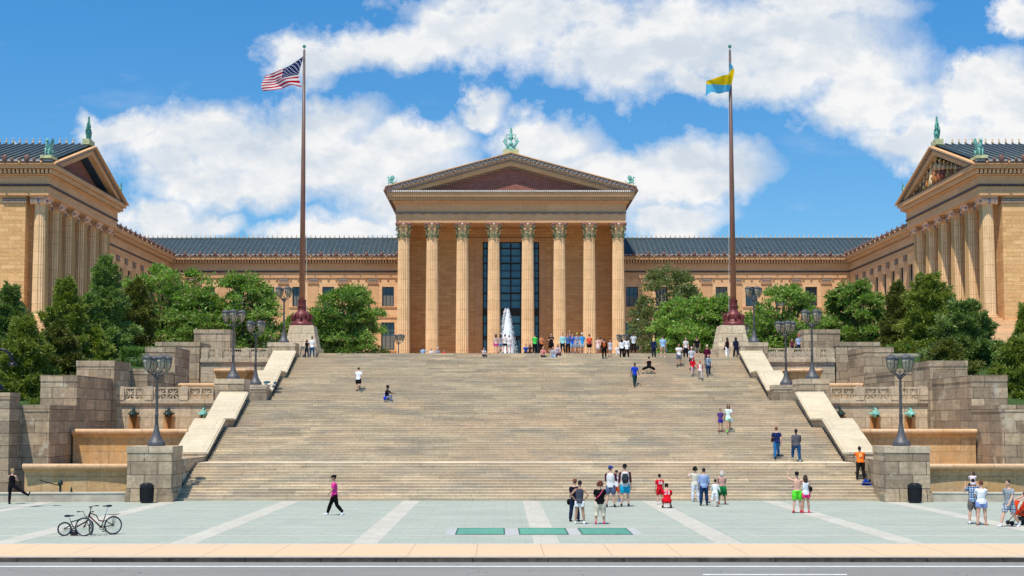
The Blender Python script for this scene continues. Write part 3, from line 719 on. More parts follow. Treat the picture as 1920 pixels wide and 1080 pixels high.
# litter bins
def bin_(px, py, lb, i):
    Y = 62.4; X = xx(px, py, Y)
    e = empty('litter_bin', (X, Y, 0), lb, 'litter bin', 'black litter bins beside the foot piers')
    MB().lathe([(.27, 0), (.285, .02), (.30, .05), (.30, .07)], (X, Y, 0), 20).build('base_ring', M('black_iron'), e, auto=40)
    b = MB().lathe([(.29, .05), (.30, .06), (.325, .78)], (X, Y, 0), 20)
    for k in range(20):
        t = 2*math.pi*k/20; b.tube([(X+r_*math.cos(t), Y+r_*math.sin(t), z_) for r_, z_ in ((.31, .08), (.335, .74))], .012, 4)
    b.build('body', M('black_iron'), e)
    MB().lathe([(.34, .76), (.345, .84), (.33, .88), (.29, .9)], (X, Y, 0), 20).build('collar', M('bin_lid'), e, auto=40)
    MB().lathe([(.28, .885), (.26, .93), (.17, .97), (.14, .975), (.0, .98)], (X, Y, 0), 20).build('lid', M('bin_lid'), e, smooth=True)
bin_(275, 940, 'black ribbed litter bin in front of the left foot pier', 0)
bin_(1715.5, 938, 'black ribbed litter bin in front of the right foot pier', 1)
# bottles left on the pool curbs
for px, lb in ((130, 'small dark bottle left on the left pool curb'), (1853, 'small dark bottle left on the right pool curb')):
    X = xx(px, 926, 63.)
    Yb_ = 63.35-.085*max(0, abs(X)-20)+.15
    b = MB().lathe([(.045, 0), (.05, .02), (.05, .16), (.02, .22), (.018, .27), (.0, .27)], (X, Yb_, .471), 10)
    tag(b.build('bottle', simple('bottle_glass', (.02, .035, .02), .2), None, smooth=True), lb, 'bottle')
# nozzle cluster in the left pool
e = empty('fountain_nozzle', (xx(112, 915, 65), 65, 0), 'dark metal pipe nozzle standing in the left pool behind the curb', 'fountain nozzle')
X = xx(113, 915, 65)
MB().tube([(X, 65, 0), (X, 65, .75)], .06, 8).tube([(X-.9, 64.6, 1.0), (X-.5, 64.8, .85), (X, 65, .7)], .03, 6).build('pipe', M('dark_bronze'), e)
MB().lathe([(.12, .75), (.14, .85), (.08, .98), (0, 1.)], (X, 65, 0), 10).build('nozzle_head', M('dark_bronze'), e)
# ================================================================ MUSEUM
mu = empty('museum_building', (0, 182, TOPZ), 'golden stone classical museum with a central columned portico, two temple-fronted wings and blue-grey tiled roofs', 'museum')
def bp(mb, name, mat, **k): return mb.build(name, mat, mu, **k)
class Fr:
    """frame: local (a along wall, d depth away from the court, z) to world"""
    def __init__(s, kind, p0, sg=1): s.k, s.p, s.sg = kind, p0, sg
    def w(s, a, d, z): return (a, s.p+d, z) if s.k == 'y' else (s.sg*(s.p+d), a, z)
    def box(s, mb, a0, a1, d0, d1, z0, z1, mi=0):
        p, q = s.w(a0, d0, z0), s.w(a1, d1, z1); return mb.box(p[0], q[0], p[1], q[1], z0, z1, mi)
    def chev(s, mb, c, half, za, sl, t0, t1, d0, d1, mi=0, half2=None):
        h2 = half if half2 is None else half2
        pl = [(c-half, za-t0-sl*half), (c, za-t0), (c+half, za-t0-sl*half), (c+h2, za-t1-sl*h2), (c, za-t1), (c-h2, za-t1-sl*h2)]
        if s.k == 'y': return mb.prism(pl, 'y', s.p+d0, s.p+d1, mi)
        return mb.prism(pl, 'x', s.sg*(s.p+d0), s.sg*(s.p+d1), mi)
    def tri(s, mb, c, half, z0, z1, d0, d1):
        pl = [(c-half, z0), (c+half, z0), (c, z1)]
        if s.k == 'y': return mb.prism(pl, 'y', s.p+d0, s.p+d1)
        return mb.prism(pl, 'x', s.sg*(s.p+d0), s.sg*(s.p+d1))
def wall_open(fr, mb, a0, a1, z0, z1, ops, dep=.5):
    xs = sorted({a0, a1} | {o[0] for o in ops} | {o[1] for o in ops}); zs_ = sorted({z0, z1} | {o[2] for o in ops} | {o[3] for o in ops})
    for i in range(len(xs)-1):
        for j in range(len(zs_)-1):
            cx_, cz = (xs[i]+xs[i+1])/2, (zs_[j]+zs_[j+1])/2
            if any(o[0] < cx_ < o[1] and o[2] < cz < o[3] for o in ops): continue
            mb.add([fr.w(xs[i], 0, zs_[j]), fr.w(xs[i+1], 0, zs_[j]), fr.w(xs[i+1], 0, zs_[j+1]), fr.w(xs[i], 0, zs_[j+1])], [(0,1,2,3)])
    for (b0, b1, y0, y1) in ops:
        for (p, q) in (((b0, y0), (b1, y0)), ((b1, y0), (b1, y1)), ((b1, y1), (b0, y1)), ((b0, y1), (b0, y0))):
            mb.add([fr.w(p[0], 0, p[1]), fr.w(q[0], 0, q[1]), fr.w(q[0], dep, q[1]), fr.w(p[0], dep, p[1])], [(0,1,2,3)])
    fr.box(mb, a0, a1, dep+.12, dep+2.5, z0, z1)
def window(fr, a0, a1, z0, z1, dep=.4, nv=3, nh=2, gm='window_glass'):
    f = MB(); t = .06
    fr.box(f, a0, a0+t, dep-.1, dep, z0, z1); fr.box(f, a1-t, a1, dep-.1, dep, z0, z1)
    fr.box(f, a0+t, a1-t, dep-.1, dep, z0, z0+t); fr.box(f, a0+t, a1-t, dep-.1, dep, z1-t, z1)
    for k in range(1, nv):
        a = a0+(a1-a0)*k/nv; fr.box(f, a-.03, a+.03, dep-.08, dep-.005, z0+t, z1-t)
    for k in range(1, nh):
        z = z1-(z1-z0)*.36*k; fr.box(f, a0+t, a1-t, dep-.075, dep-.01, z-.03, z+.03)
    o = f.build('window', M('dark_frame'), mu)
    hsh = abs(math.sin(a0*12.9+z0*7.1))
    if gm == 'window_glass' and hsh > .45:
        bl = MB(); fr.box(bl, a0+.2, a1-.2, dep-.036, dep-.031, z0+.08, z0+(z1-z0)*(.3+.35*hsh) if hsh < .8 else z1-.1); bl.build('blind', simple('window_blind', (.16,.17,.16) if hsh < .8 else (.16,.17,.16), .8), o)
    g = MB(); fr.box(g, a0+.01, a1-.01, dep-.03, dep, z0+.01, z1-.01); g.build('pane', M(gm), o)
Z_ENT = [24.32, 25.09, 25.32, 26.32, 26.85, 27.3, 27.62]
def teeth(fr, mb, a0, a1, d0, d1, z0, z1, w=.2, gap=.2):
    n = int((a1-a0)/(w+gap))
    for k in range(n): a = a0+(a1-a0)*(k+.25)/n; fr.box(mb, a, a+w, d0, d1, z0, z1)
def entab(fr, a0, a1, Z, e0=0, e1=0, name='entablature'):
    mb = MB()
    fr.box(mb, a0, a1, -.12, 2.5, Z[0], Z[1])
    fr.box(mb, a0-e0*.1, a1+e1*.1, -.16, 2.5, Z[2], Z[3])
    fr.box(mb, a0-e0*.35, a1+e1*.35, -.35, 2.5, Z[3]+.02, Z[4]); fr.box(mb, a0-e0*.95, a1+e1*.95, -.95, 2.5, Z[4]+.005, Z[5])
    bp(mb, name, M('gold_trim'))
    b = MB(); fr.box(b, a0-e0*.06, a1+e1*.06, -.22, 2.5, Z[1]+.003, Z[2]-.003); fr.box(b, a0-e0*.3, a1+e1*.3, -.3, 2.5, Z[3]+.003, Z[3]+.0175); bp(b, 'ornament_band', M('dark_band'))
    tm = MB(); teeth(fr, tm, a0-e0*.5, a1+e1*.5, -.62, -.352, Z[3]+.12, Z[4]-.06); bp(tm, 'dentil_row', M('gold_pale'))
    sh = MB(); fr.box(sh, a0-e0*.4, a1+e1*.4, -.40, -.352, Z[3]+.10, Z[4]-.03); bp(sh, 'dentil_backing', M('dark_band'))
def eave(fr, a0, a1, z, zt):
    g = MB(); fr.box(g, a0, a1, -1.05, -.3, z+.004, z+.16); bp(g, 'gutter', M('dark_red_terracotta'))
    fl = MB(); fr.box(fl, a0, a1, -1.02, -.9, z+.162, z+.26); bp(fl, 'flashing', M('roof_flashing'))
    an = MB(); gl = MB(); n = int(round((a1-a0)/.71))
    for k in range(n):
        a = a0+(a1-a0)*(k+.5)/n; big = k % 3 == 0
        c = fr.w(a, -1.06, z+(.3 if big else .22)); h = .36 if big else .2
        an.ell(c, (h*.75, .1, h) if fr.k == 'y' else (.1, h*.75, h), 8)
        if k % 3 == 1: gl.ell(fr.w(a, -1.12, z-.02), .11, 8)
    bp(an, 'antefix_row', M('dark_red_terracotta'), smooth=True); bp(gl, 'lion_head_row', M('gilt_terracotta'), smooth=True)
def knobs(pts, s=1.):
    mb = MB()
    for p in pts: mb.ell((p[0], p[1], p[2]+.14*s), (.12*s, .12*s, .16*s), 6).ell((p[0], p[1], p[2]+.38*s), (.05*s, .1*s, .16*s), 6)
    bp(mb, 'ridge_ornament_row', M('gilt_terracotta'), smooth=True)
def ribs(p_e, p_r, n, ctr=None):
    """ribs between eave line and ridge line; points functions of t"""
    mb = MB()
    for k in range(n+1):
        t = k/n; a, b_ = Vector(p_e(t)), Vector(p_r(t))
        mb.tube([a+Vector((0,0,.05)), b_+Vector((0,0,.05))], .085, 5)
    return mb
# ---- rear range (either side of the portico) and the link walls to the wings
RY = Fr('y', 182)
for sg, sd in ((-1, 'left'), (1, 'right')):
    a0, a1 = sorted((sg*15.06, sg*48.75)); ops = []
    wc = [17.42+4.265*k for k in range(8)]
    for c in wc:
        c *= sg
        if abs(c) < 47.5: ops += [(c-.85, c+.85, 20.25, 23.05), (c-.95, c+.95, 14.0, 17.95)]
    w = MB(); wall_open(RY, w, a0, a1, 9.5, Z_ENT[0], ops); bp(w, 'wall', M('gold_pale'))
    for o in ops: window(RY, *o, nv=3 if o[2] > 18 else 3, nh=2)
    tr = MB()
    for c in wc[:-1]:
        pl = MB(); c = sg*(c+2.13); RY.box(tr, c-.75, c+.75, -.05, 0, 9.5, 23.5); RY.box(pl, c-.68, c+.68, -.16, 0, 23.62, 24.28); bp(pl, 'carved_plaque', M('ornament_band')); RY.box(tr, c-.8, c+.8, -.2, 0, 23.502, 23.62)
    for c in wc:
        c *= sg
        if abs(c) > 47.4: continue
        RY.box(tr, c-1.3, c+1.3, -.14, 0, 20.08, 20.2); RY.box(tr, c-1.3, c+1.3, -.12, 0, 18.62, 18.78); RY.box(tr, c-1.2, c+1.2, -.12, 0, 13.8, 13.97)
        for q in (-1.15, 0, 1.15): tr.prism([(182, 23.7), (182, 24.3), (181.75, 24.3)], 'x', c+q-.12, c+q+.12)
    bp(tr, 'pilaster_trim', M('gold_trim'))
    entab(RY, a0, a1, Z_ENT); eave(RY, a0, a1, 27.3, 27.6)
    # main roof slope
    e0, e1 = sg*15.0, sg*49.4; r0, r1 = sg*15.0, sg*55.8
    roof = MB().add([(e0, 181.0, 27.5), (e1, 181.0, 27.5), (r1, 188.2, 30.8), (r0, 188.2, 30.8), (r0, 195, 27.4), (r1, 195, 27.4)], [(0,1,2,3), (3,2,5,4)])
    rf = bp(roof, 'roof', M('roof_tile'))
    mb = MB(); n = 57; pts = []
    for k in range(n+1):
        x = 15.3+(55.6-15.3)*k/n; t0 = max(0, (x-49.4)/(55.8-49.4)); mb.tube([(sg*x, 181+7.2*t0, 27.55+3.3*t0), (sg*x, 188.2, 30.85)], .075, 5); pts.append((sg*x, 188.2, 30.9))
    mb.build('roof_rib', M('roof_rib'), rf, smooth=True); knobs(pts)
    MB().tube([(sg*15, 188.2, 30.86), (sg*55.8, 188.2, 30.86)], .12, 6).build('ridge', M('roof_rib'), rf)
    # link wall
    LX = Fr('x', 48.6, sg); ops = []
    for k in range(7): c = 155.2+3.56*k; ops += [(c-.8, c+.8, 20.25, 23.05)]; ops += [(c-.85, c+.85, 14., 17.95)]
    w = MB(); wall_open(LX, w, 152.2, 182, 9.5, Z_ENT[0]+.2, ops); bp(w, 'wall', M('gold_pale'))
    for o in ops: window(LX, *o, nv=2)
    tr = MB()
    for k in range(7):
        pl = MB(); c = 155.2+3.56*k+1.78; LX.box(tr, c-.65, c+.65, -.06, 0, 9.5, 23.5); LX.box(pl, c-.55, c+.55, -.16, 0, 23.62, 24.3); bp(pl, 'carved_plaque', M('ornament_band'))
    LX.box(tr, 152.2, 182, -.1, 0, 19.9, 20.1)
    bp(tr, 'pilaster_trim', M('gold_trim'))
    ZL_ = [z_+.02 for z_ in Z_ENT]; entab(LX, 152.2, 181.6, ZL_); eave(LX, 152.2, 181., 27.32, 27.6)
    roof = MB().add([(sg*47.9, 151, 27.5), (sg*47.9, 181, 27.5), (sg*55.4, 188.2, 30.8), (sg*55.4, 151, 30.8), (sg*64, 151, 27.5), (sg*64, 188.2, 27.5)], [(0,1,2,3), (3,2,5,4)])
    bp(roof, 'roof', M('roof_tile'))
# ---- portico
PF = Fr('y', 167.0)
W = 15.07
base = MB()
for k in range(5): base.box(-W-1.6+.28*k, W+1.6-.28*k, 164.0+.35*k, 182, 9.5+.44*k, 9.5+.44*(k+1)-.002*k)
bp(base, 'stylobate', M('gold_pale'))
colX = [-14.12, -10.36, -6.38, -2.23, 2.24, 6.42, 10.36, 14.18]
BZ = 11.68
def corinthian(X, Y):
    sh = MB().lathe([(.86, BZ+.72), (.85, 15), (.83, 19), (.795, 23), (.76, 26.5), (.745, 27.75), (.79, 27.85), (.79, 27.95)], (X, Y, 0), 80, flute=20, fd=.13)
    c = sh.build('column', M('column_stone'), mu)
    b = MB().box(X-1.12, X+1.12, Y-1.12, Y+1.12, BZ, BZ+.25).lathe([(1.1, BZ+.25), (1.14, BZ+.34), (1.1, BZ+.43), (.98, BZ+.47), (1.0, BZ+.55), (.98, BZ+.63), (.88, BZ+.67), (.87, BZ+.73)], (X, Y, 0), 32)
    b.build('base', M('gold_trim'), c, auto=40)
    k_ = MB().lathe([(.72, 27.95), (.70, 28.5), (.76, 29.1), (.93, 29.6), (.98, 29.68)], (X, Y, 0), 24, mi=1)
    for row, (n, z0, h, r0, r1, mi) in enumerate(((8, 27.98, .62, .80, 1.02, 0), (8, 28.35, .78, .80, 1.08, 1))):
        for q in range(n):
            t = 2*math.pi*(q+.5*row)/n; ca, sa = math.cos(t), math.sin(t)
            k_.tube([(X+ca*r, Y+sa*r, z_) for r, z_ in ((r0-.05, z0), (r0, z0+h*.5), (r0+.08, z0+h*.85), (r1+.03, z0+h), (r1+.08, z0+h*.86))], [(.2, .06), (.22, .06), (.17, .06), (.12, .05), (.05, .03)], 6, mi, flat=(-sa, ca, 0))
    for q in range(4):
        t = math.pi/4+math.pi/2*q; ca, sa = math.cos(t), math.sin(t)
        k_.ell((X+ca*1.16, Y+sa*1.16, 29.5), (.19, .19, .2), 10, 0); k_.tube([(X+ca*.8, Y+sa*.8, 28.9), (X+ca*.98, Y+sa*.98, 29.35), (X+ca*1.15, Y+sa*1.15, 29.62)], [.09, .08, .07], 6, 0)
        t = math.pi/2*q; k_.ell((X+math.cos(t)*1.0, Y+math.sin(t)*1.0, 29.78), .12, 8, 3)
        t2 = math.pi/2*q; k_.ell((X+math.cos(t2)*.93, Y+math.sin(t2)*.93, 29.3), (.16, .16, .12), 8, 2)
    k_.prism([(X+r*math.cos(a), Y+r*math.sin(a)) for r, a in [(1.42, math.pi/4+q*math.pi/2+o*.06) if o else (1.02, q*math.pi/2+math.pi/2) for q in range(4) for o in (-1, 1, 0)]], 'z', 29.69, 29.94, 2)
    k_.build('capital', [M('capital_green'), M('capital_gold'), M('capital_red'), M('white_marble')], c)
for x in colX: corinthian(x, 168.0)
z0 = 29.95
ent = MB()
ent.box(-W, W, 167.0, 169.2, z0, 30.42); ent.box(-W-.05, W+.05, 166.94, 169.2, 30.422, 31.13)
ent.box(-W-.03, W+.03, 166.97, 182, 31.36, 32.62)
ent.box(-W-1.1, W+1.1, 165.85, 182, 33.22, 33.74)
ent.box(-W-.4, W+.4, 166.5, 182, 32.62, 32.8)
bp(ent, 'entablature', M('gold_trim'))
b = MB().box(-W-.1, W+.1, 166.88, 182, 31.132, 31.358).box(-W-.62, W+.62, 166.3, 182, 32.802, 33.218).box(-W-1.2, W+1.2, 165.72, 182, 33.742, 34.02)
for k in range(21): x = -W+.6+(2*W-1.2)*k/20; b.box(x-.32, x+.32, 166.8, 166.88, 31.0, 31.16)
bp(b, 'ornament_band', M('ornament_band'))
tm = MB(); teeth(PF, tm, -W-.9, W+.9, -.98, -.705, 32.86, 33.2, .16, .12); bp(tm, 'dentil_row', M('gold_pale'))
tm = MB(); teeth(PF, tm, -W-1.15, W+1.15, -1.36, -1.285, 33.78, 34.0, .14, .14); bp(tm, 'bead_row', M('white_marble'))
# ceiling of the porch and its walls
bp(MB().box(-W, W, 169.2, 174.0, 30.45, 31.1), 'porch_ceiling', M('gold_trim'))
w = MB(); NW = Fr('y', 174.0); wall_open(NW, w, -W, W, 11.6, 30.45, [(-3.8, 3.92, 11.7, 28.4)], .9)
w.box(-W, -W+1.4, 170.5, 174, 11.6, 30.45).box(W-1.4, W, 170.5, 174, 11.6, 30.45).box(-W, -13.1, 174.9, 182.6, 9.5, 31.3).box(13.1, W, 174.9, 182.6, 9.5, 31.3)
bp(w, 'porch_wall', M('gold_stone'))
tr = MB()
for s_ in (-1, 1):
    tr.box(s_*4.0, s_*4.9, 173.86, 174, 11.7, 28.5); tr.box(s_*5.6, s_*5.9, 173.9, 174, 11.7, 28.3)
    tr.lathe([(.01, -.05), (.8, -.05), (.8, .05), (.01, .05)], (0,0,0), 20) if 0 else None
tr.box(-6.1, 6.1, 173.75, 174, 28.52, 28.85); tr.box(-5.2, 5.2, 173.82, 174, 29.9, 30.2)
bp(tr, 'doorway_surround', M('gold_trim'))
# tall window
g = MB().box(-3.79, 3.91, 174.5, 174.56, 11.7, 28.39)
f = MB(); a0, a1 = -3.8, 3.92
for a in (a0+.06, -3.25, -1.3, .06, 1.42, 3.36, a1-.06): f.box(a-(.09 if a in (a0+.06, .06, a1-.06) else .05), a+(.09 if a in (a0+.06, .06, a1-.06) else .05), 174.3, 174.495, 11.7, 28.39)
for y, th in ((454, .1), (466, .08), (480, .04), (494, .09), (508, .03), (522, .09), (536, .03), (550, .1), (564, .04), (607, .08), (636, .06)):
    zc = zz(y, 174.4); f.box(a0, a1, 174.26+th*.2, 174.49, zc-th, zc+th)
f.box(a0, a1, 174.2, 174.49, zz(592, 174.3), zz(578, 174.3))
o = bp(f, 'tall_window', M('dark_frame')); g.build('pane', M('tall_glass'), o)
# doors below
d = MB()
for k in range(4): x = -2.9+1.9*k; d.box(x, x+.12, 174.1, 174.28, 11.7, 15.3)
d.box(-3.6, 3.7, 174.1, 174.28, 15.2, 15.5); bp(d, 'door', M('dark_frame'))
# pediment
ZA, SL = 39.05, .272; HW = 16.45; zb = 34.02
def hx(t): return (ZA-t-zb)/SL
rk = MB(); PF.chev(rk, 0, HW, ZA, SL, .0, .12, -1.27, 14, half2=HW); PF.chev(rk, 0, HW-.1, ZA, SL, .70, .86, -1.05, 2, half2=min(HW-.1, hx(.86)))
PF.chev(rk, 0, min(HW-.5, hx(1.08)), ZA, SL, 1.08, 1.62, -.68, 2, half2=hx(1.62)-.02)
bp(rk, 'raking_cornice', M('gold_trim'))
ob = MB(); PF.chev(ob, 0, HW-.06, ZA, SL, .122, .698, -1.15, 2, half2=HW-.06); PF.chev(ob, 0, min(HW-.3, hx(.862)), ZA, SL, .862, 1.078, -.93, 2, half2=hx(1.078)-.02); PF.chev(ob, 0, hx(1.63), ZA, SL, 1.622, 1.9, -.15, 2, half2=hx(1.9)-.02)
bp(ob, 'raking_ornament', M('ornament_band'))
# scroll pattern on the raking gutter
sc = MB(); n = 58
for s_ in (-1, 1):
    for k in range(n//2):
        x = s_*(HW-.3)*(k+.5)/(n/2); zc = ZA-.41-SL*abs(x)
        sc.ell((x, 165.84, zc+.02), (.17, .05, .18), 8, 0); sc.ell((x, 165.79, zc-.02), (.09, .05, .11), 6, 1)
for k in range(120):
    x = (HW-.9)*(k+.5)/60-(HW-.9); sc.box(x-.06, x+.06, 165.98, 166.065, ZA-.97-SL*abs(x)-.07, ZA-.97-SL*abs(x)+.07, 0)
bp(sc, 'scroll_ornament', [simple('terracotta_scroll', (.42,.36,.32), .6), M('deep_blue_paint')])
ty = MB(); PF.tri(ty, 0, hx(1.85), zb+.002, ZA-1.85, .1, 2.2); bp(ty, 'tympanum', M('red_brick'))
rf = MB().prism([(-HW-.05, 34.2), (0, ZA+.02), (HW+.05, 34.2), (HW+.05, 34.32), (0, ZA+.14), (-HW-.05, 34.32)], 'y', 166.3, 200); bp(rf, 'roof', M('roof_tile'))
ev = MB(); br = MB()
for s_ in (-1, 1):
    ev.box(s_*(W+.5), s_*(W+1.42), 165.5, 200, 33.95, 34.3)
    for k in range(30): y = 166.2+1.05*k; br.box(s_*(W+1.4), s_*(W+1.62), y, y+.3, 33.95, 34.2); br.box(s_*(W+.1), s_*(W+1.0), y, y+.25, 33.0, 33.2)
bp(ev, 'eave', M('dark_red_terracotta')); bp(br, 'eave_bracket_row', M('dark_red_terracotta'))
bp(MB().prism([(-12, 30), (0, 33), (12, 30)], 'y', 182, 184), 'gable_backing', M('gold_trim')) if 0 else None
bp(MB().box(-W, W, 182, 198, 24, 34), 'attic_wall', M('gold_trim'))
# ---- wings
ZW = [26.8, 27.7, 27.94, 28.82, 29.42, 29.86, 30.2]
YC, YH = 140.3, 11.6
for sg, sd in ((-1, 'left'), (1, 'right')):
    FX = Fr('x', 47.2, sg); def_ = lambda mb, a0, a1, y0, y1, z0_, z1_, mi=0: mb.box(*sorted((sg*a0, sg*a1)), y0, y1, z0_, z1_, mi)
    Y0, Y1 = YC-YH, YC+YH
    # entablature all round (solid block)
    e = MB(); OUT = 100
    def_(e, 47.2, OUT, Y0, Y1, ZW[0], ZW[1]); def_(e, 47.15, OUT, Y0-.05, Y1+.05, ZW[2], ZW[3]); def_(e, 46.9, OUT, Y0-.3, Y1+.3, ZW[3]+.02, ZW[4]); def_(e, 46.35, OUT, Y0-.85, Y1+.85, ZW[4]+.004, ZW[5])
    bp(e, 'entablature', M('gold_trim'))
    b = MB(); def_(b, 47.08, OUT, Y0-.12, Y1+.12, ZW[1]+.003, ZW[2]-.003); def_(b, 46.86, OUT, Y0-.34, Y1+.34, ZW[3]+.12, ZW[4]-.02); def_(b, 46.3, OUT, Y0-.9, Y1+.9, ZW[5]+.002, ZW[5]+.1)
    bp(b, 'ornament_band', M('dark_band'))
    tm = MB(); teeth(FX, tm, Y0-.5, Y1+.5, -.62, -.345, ZW[3]+.15, ZW[4]-.06, .2, .14)
    FY = Fr('y', Y0); n = 100
    for k in range(110): a = sg*(46.7+.42*k); tm.box(min(a, a+sg*.24), max(a, a+sg*.24), Y0-.62, Y0-.345, ZW[3]+.15, ZW[4]-.06)
    bp(tm, 'dentil_row', M('gold_pale'))
    # columns
    for k in range(6):
        Y = 130.05+4.12*k; X = sg*48.35; b0 = 14.75
        sh = MB().lathe([(.82, b0), (.80, 17), (.78, 20), (.74, 23), (.70, 25.9), (.74, 26.02), (.74, 26.12)], (X, Y, 0), 72, flute=20, fd=.12)
        c = sh.build('column', M('column_stone'), mu)
        MB().box(X-1.08, X+1.08, Y-1.08, Y+1.08, 14.1, 14.32).lathe([(1.04, 14.32), (1.08, 14.4), (1.02, 14.48), (.92, 14.52), (.95, 14.62), (.84, 14.7), (.83, 14.76)], (X, Y, 0), 28).build('base', M('gold_pale'), c, auto=40)
        cp = MB().lathe([(.76, 26.12), (.92, 26.32), (.9, 26.36)], (X, Y, 0), 24, mi=0)
        for q in (-1, 1):   # scrolls run along the depth of the wing (X)
            cp.tube([(X-.82, Y+q*.78, 26.28), (X-.4, Y+q*.74, 26.3), (X+.4, Y+q*.74, 26.3), (X+.82, Y+q*.78, 26.28)], [.36, .28, .28, .36], 14, 0)
            cp.tube([(X-.06, Y+q*.76, 26.29), (X+.06, Y+q*.76, 26.29)], .31, 14, 1)
            for s2 in (-1, 1): cp.tube([(X+s2*.84, Y+q*.78, 26.28), (X+s2*.9, Y+q*.78, 26.28)], [.16, .12], 10, 2)
        cp.box(X-.84, X+.84, Y-.86, Y+.86, 26.42, 26.62); cp.box(X-.9, X+.9, Y-.95, Y+.95, 26.62, 26.79, 0)
        cp.build('capital', [M('capital_pale'), M('capital_blue'), M('capital_red')], c)
    # cella walls
    w = MB(); def_(w, 49.62, 51.6, Y0+.35, Y0+2.3, 14.1, 26.8); def_(w, 49.62, 51.6, Y1-2.3, Y1-.35, 14.1, 26.8); def_(w, 51.6, OUT, Y0+.35, Y1-.35, 14.1, 26.8)
    bp(w, 'wall', M('gold_stone'))
    an = MB()
    for yy in (Y0+.2,): def_(an, 49.5, 51.9, yy, yy+.15, 26.05, 26.55)
    bp(an, 'carved_plaque', M('ornament_band'))
    d = MB(); [def_(d, 51.55, 51.6, 134+6.2*k, 136+6.2*k, 15, 24) for k in range(3)]; bp(d, 'niche', M('dark_frame'))
    pl = MB(); def_(pl, 46.9, OUT, Y0-.1, Y1+.1, 13.75, 14.1); def_(pl, 46.6, OUT, Y0-.4, Y1+.4, 12.9, 13.748); def_(pl, 46.2, OUT, Y0-.8, Y1+.8, 9, 12.9); bp(pl, 'podium', M('gold_pale'))
    # pediment + roof
    ZAW, SLW = 34.3, .345; zbw = ZW[5]+.1; HWW = YH+1.05
    hw = lambda t: (ZAW-t-zbw)/SLW
    rk = MB(); FX.chev(rk, YC, HWW, ZAW, SLW, 0, .16, -1.1, 50, half2=HWW); FX.chev(rk, YC, min(HWW-.15, hw(.42)), ZAW, SLW, .42, .95, -.65, 2.5, half2=hw(.95)-.01)
    bp(rk, 'raking_cornice', M('gold_trim'))
    ob = MB(); FX.chev(ob, YC, min(HWW-.05, hw(.162)), ZAW, SLW, .162, .418, -.9, 2.5, half2=hw(.418)-.01); bp(ob, 'raking_ornament', M('ornament_band'))
    bl = MB(); FX.chev(bl, YC, hw(.96), ZAW, SLW, .952, 1.12, .0, 2.4, half2=hw(1.12)-.01); bp(bl, 'painted_soffit', M('deep_blue_paint'))
    ty = MB(); FX.tri(ty, YC, hw(1.0), zbw+.002, ZAW-1.0, .9, 2.5); bp(ty, 'tympanum', M('red_brick') if sg < 0 else M('deep_blue_paint'))
    roof = MB()
    roof.add([(sg*46.6, YC-HWW, 30.18), (sg*OUT, YC-HWW, 30.18), (sg*OUT, YC, 34.55), (sg*46.6, YC, 34.55), (sg*46.6, YC+HWW, 30.18), (sg*OUT, YC+HWW, 30.18)], [(0,1,2,3), (3,2,5,4)])
    rf = bp(roof, 'roof', M('roof_tile')); mb = MB(); pts = []
    for k in range(74):
        x = 47.2+.74*k; mb.tube([(sg*x, YC-HWW, 30.24), (sg*x, YC, 34.6)], .1, 6)
        if k > 1: pts.append((sg*x, YC, 34.6))
    mb.build('roof_rib', M('roof_rib'), rf, smooth=True); knobs(pts, 1.15)
    FE = Fr('y', Y0)
    g = MB(); def_(g, 46.4, OUT, Y0-1.1, Y0-.6, ZW[5]+.105, ZW[5]+.25); bp(g, 'gutter', M('dark_red_terracotta'))
    g = MB(); def_(g, 46.5, OUT, Y0-1.08, Y0-.9, ZW[5]+.252, ZW[5]+.36); bp(g, 'flashing', M('roof_flashing'))
    an_, gl = MB(), MB()
    for k in range(60):
        x = sg*(47.6+.74*k); big = k % 3 == 2
        an_.ell((x, Y0-1.1, ZW[5]+(.5 if big else .38)), (.3 if big else .17, .1, .42 if big else .22), 8)
        if k % 3 == 0: gl.ell((x, Y0-1.15, ZW[5]+.12), .12, 8)
    bp(an_, 'antefix_row', M('dark_red_terracotta'), smooth=True); bp(gl, 'lion_head_row', M('gilt_terracotta'), smooth=True)
# statuary in the right pediment
rs = random.Random(11)
def figure(X, Y, z, H, cols, sgx=-1, pose=0):
    s_ = H/3.; w_ = max(s_, .45)*1.35; mb = MB(); f = lambda dy, dz, dx=0: (X+sgx*dx*s_, Y+dy*w_*1.1, z+dz*s_)
    mb.tube([f(0, 0), f(0, .5), f(.03, 1.1), f(0, 1.6)], [(.34*s_, .46*w_), (.3*s_, .4*w_), (.26*s_, .36*w_), (.24*s_, .34*w_)], 10, 0, flat=(1, 0, 0))
    for q in (-.2, 0, .2): mb.tube([f(q, .02, .25), f(q*.8, .8, .26), f(q*.6, 1.4, .16)], [.1*s_, .09*s_, .05*s_], 6, 0)
    mb.tube([f(0, 1.5), f(0, 1.9), f(0, 2.25), f(0, 2.4)], [(.2*s_, .3*w_), (.22*s_, .36*w_), (.2*s_, .38*w_), (.1*s_, .12*w_)], 10, 1, flat=(1, 0, 0))
    mb.tube([f(0, 2.35), f(0, 2.6)], .1*s_, 8, 1); mb.ell(f(0, 2.72, .02), (.17*s_, .16*s_, .22*s_), 10, 1); mb.ell(f(0, 2.8, -.04), (.2*s_, .19*s_, .2*s_), 10, 2)
    a = rs.uniform(-.2, .9)
    mb.tube([f(.35, 2.2), f(.55, 1.8, .1), f(.62, 1.8+a, .3)], [.11*s_, .09*s_, .06*s_], 8, 1); mb.tube([f(-.35, 2.2), f(-.5, 1.75, .1), f(-.3, 1.5, .35)], [.11*s_, .09*s_, .06*s_], 8, 1)
    o = mb.build('pediment_statue', [M(c) if c in MATS else simple('glaze_'+c, lin(c), .35, var=.2) for c in cols], mu, smooth=True); return o
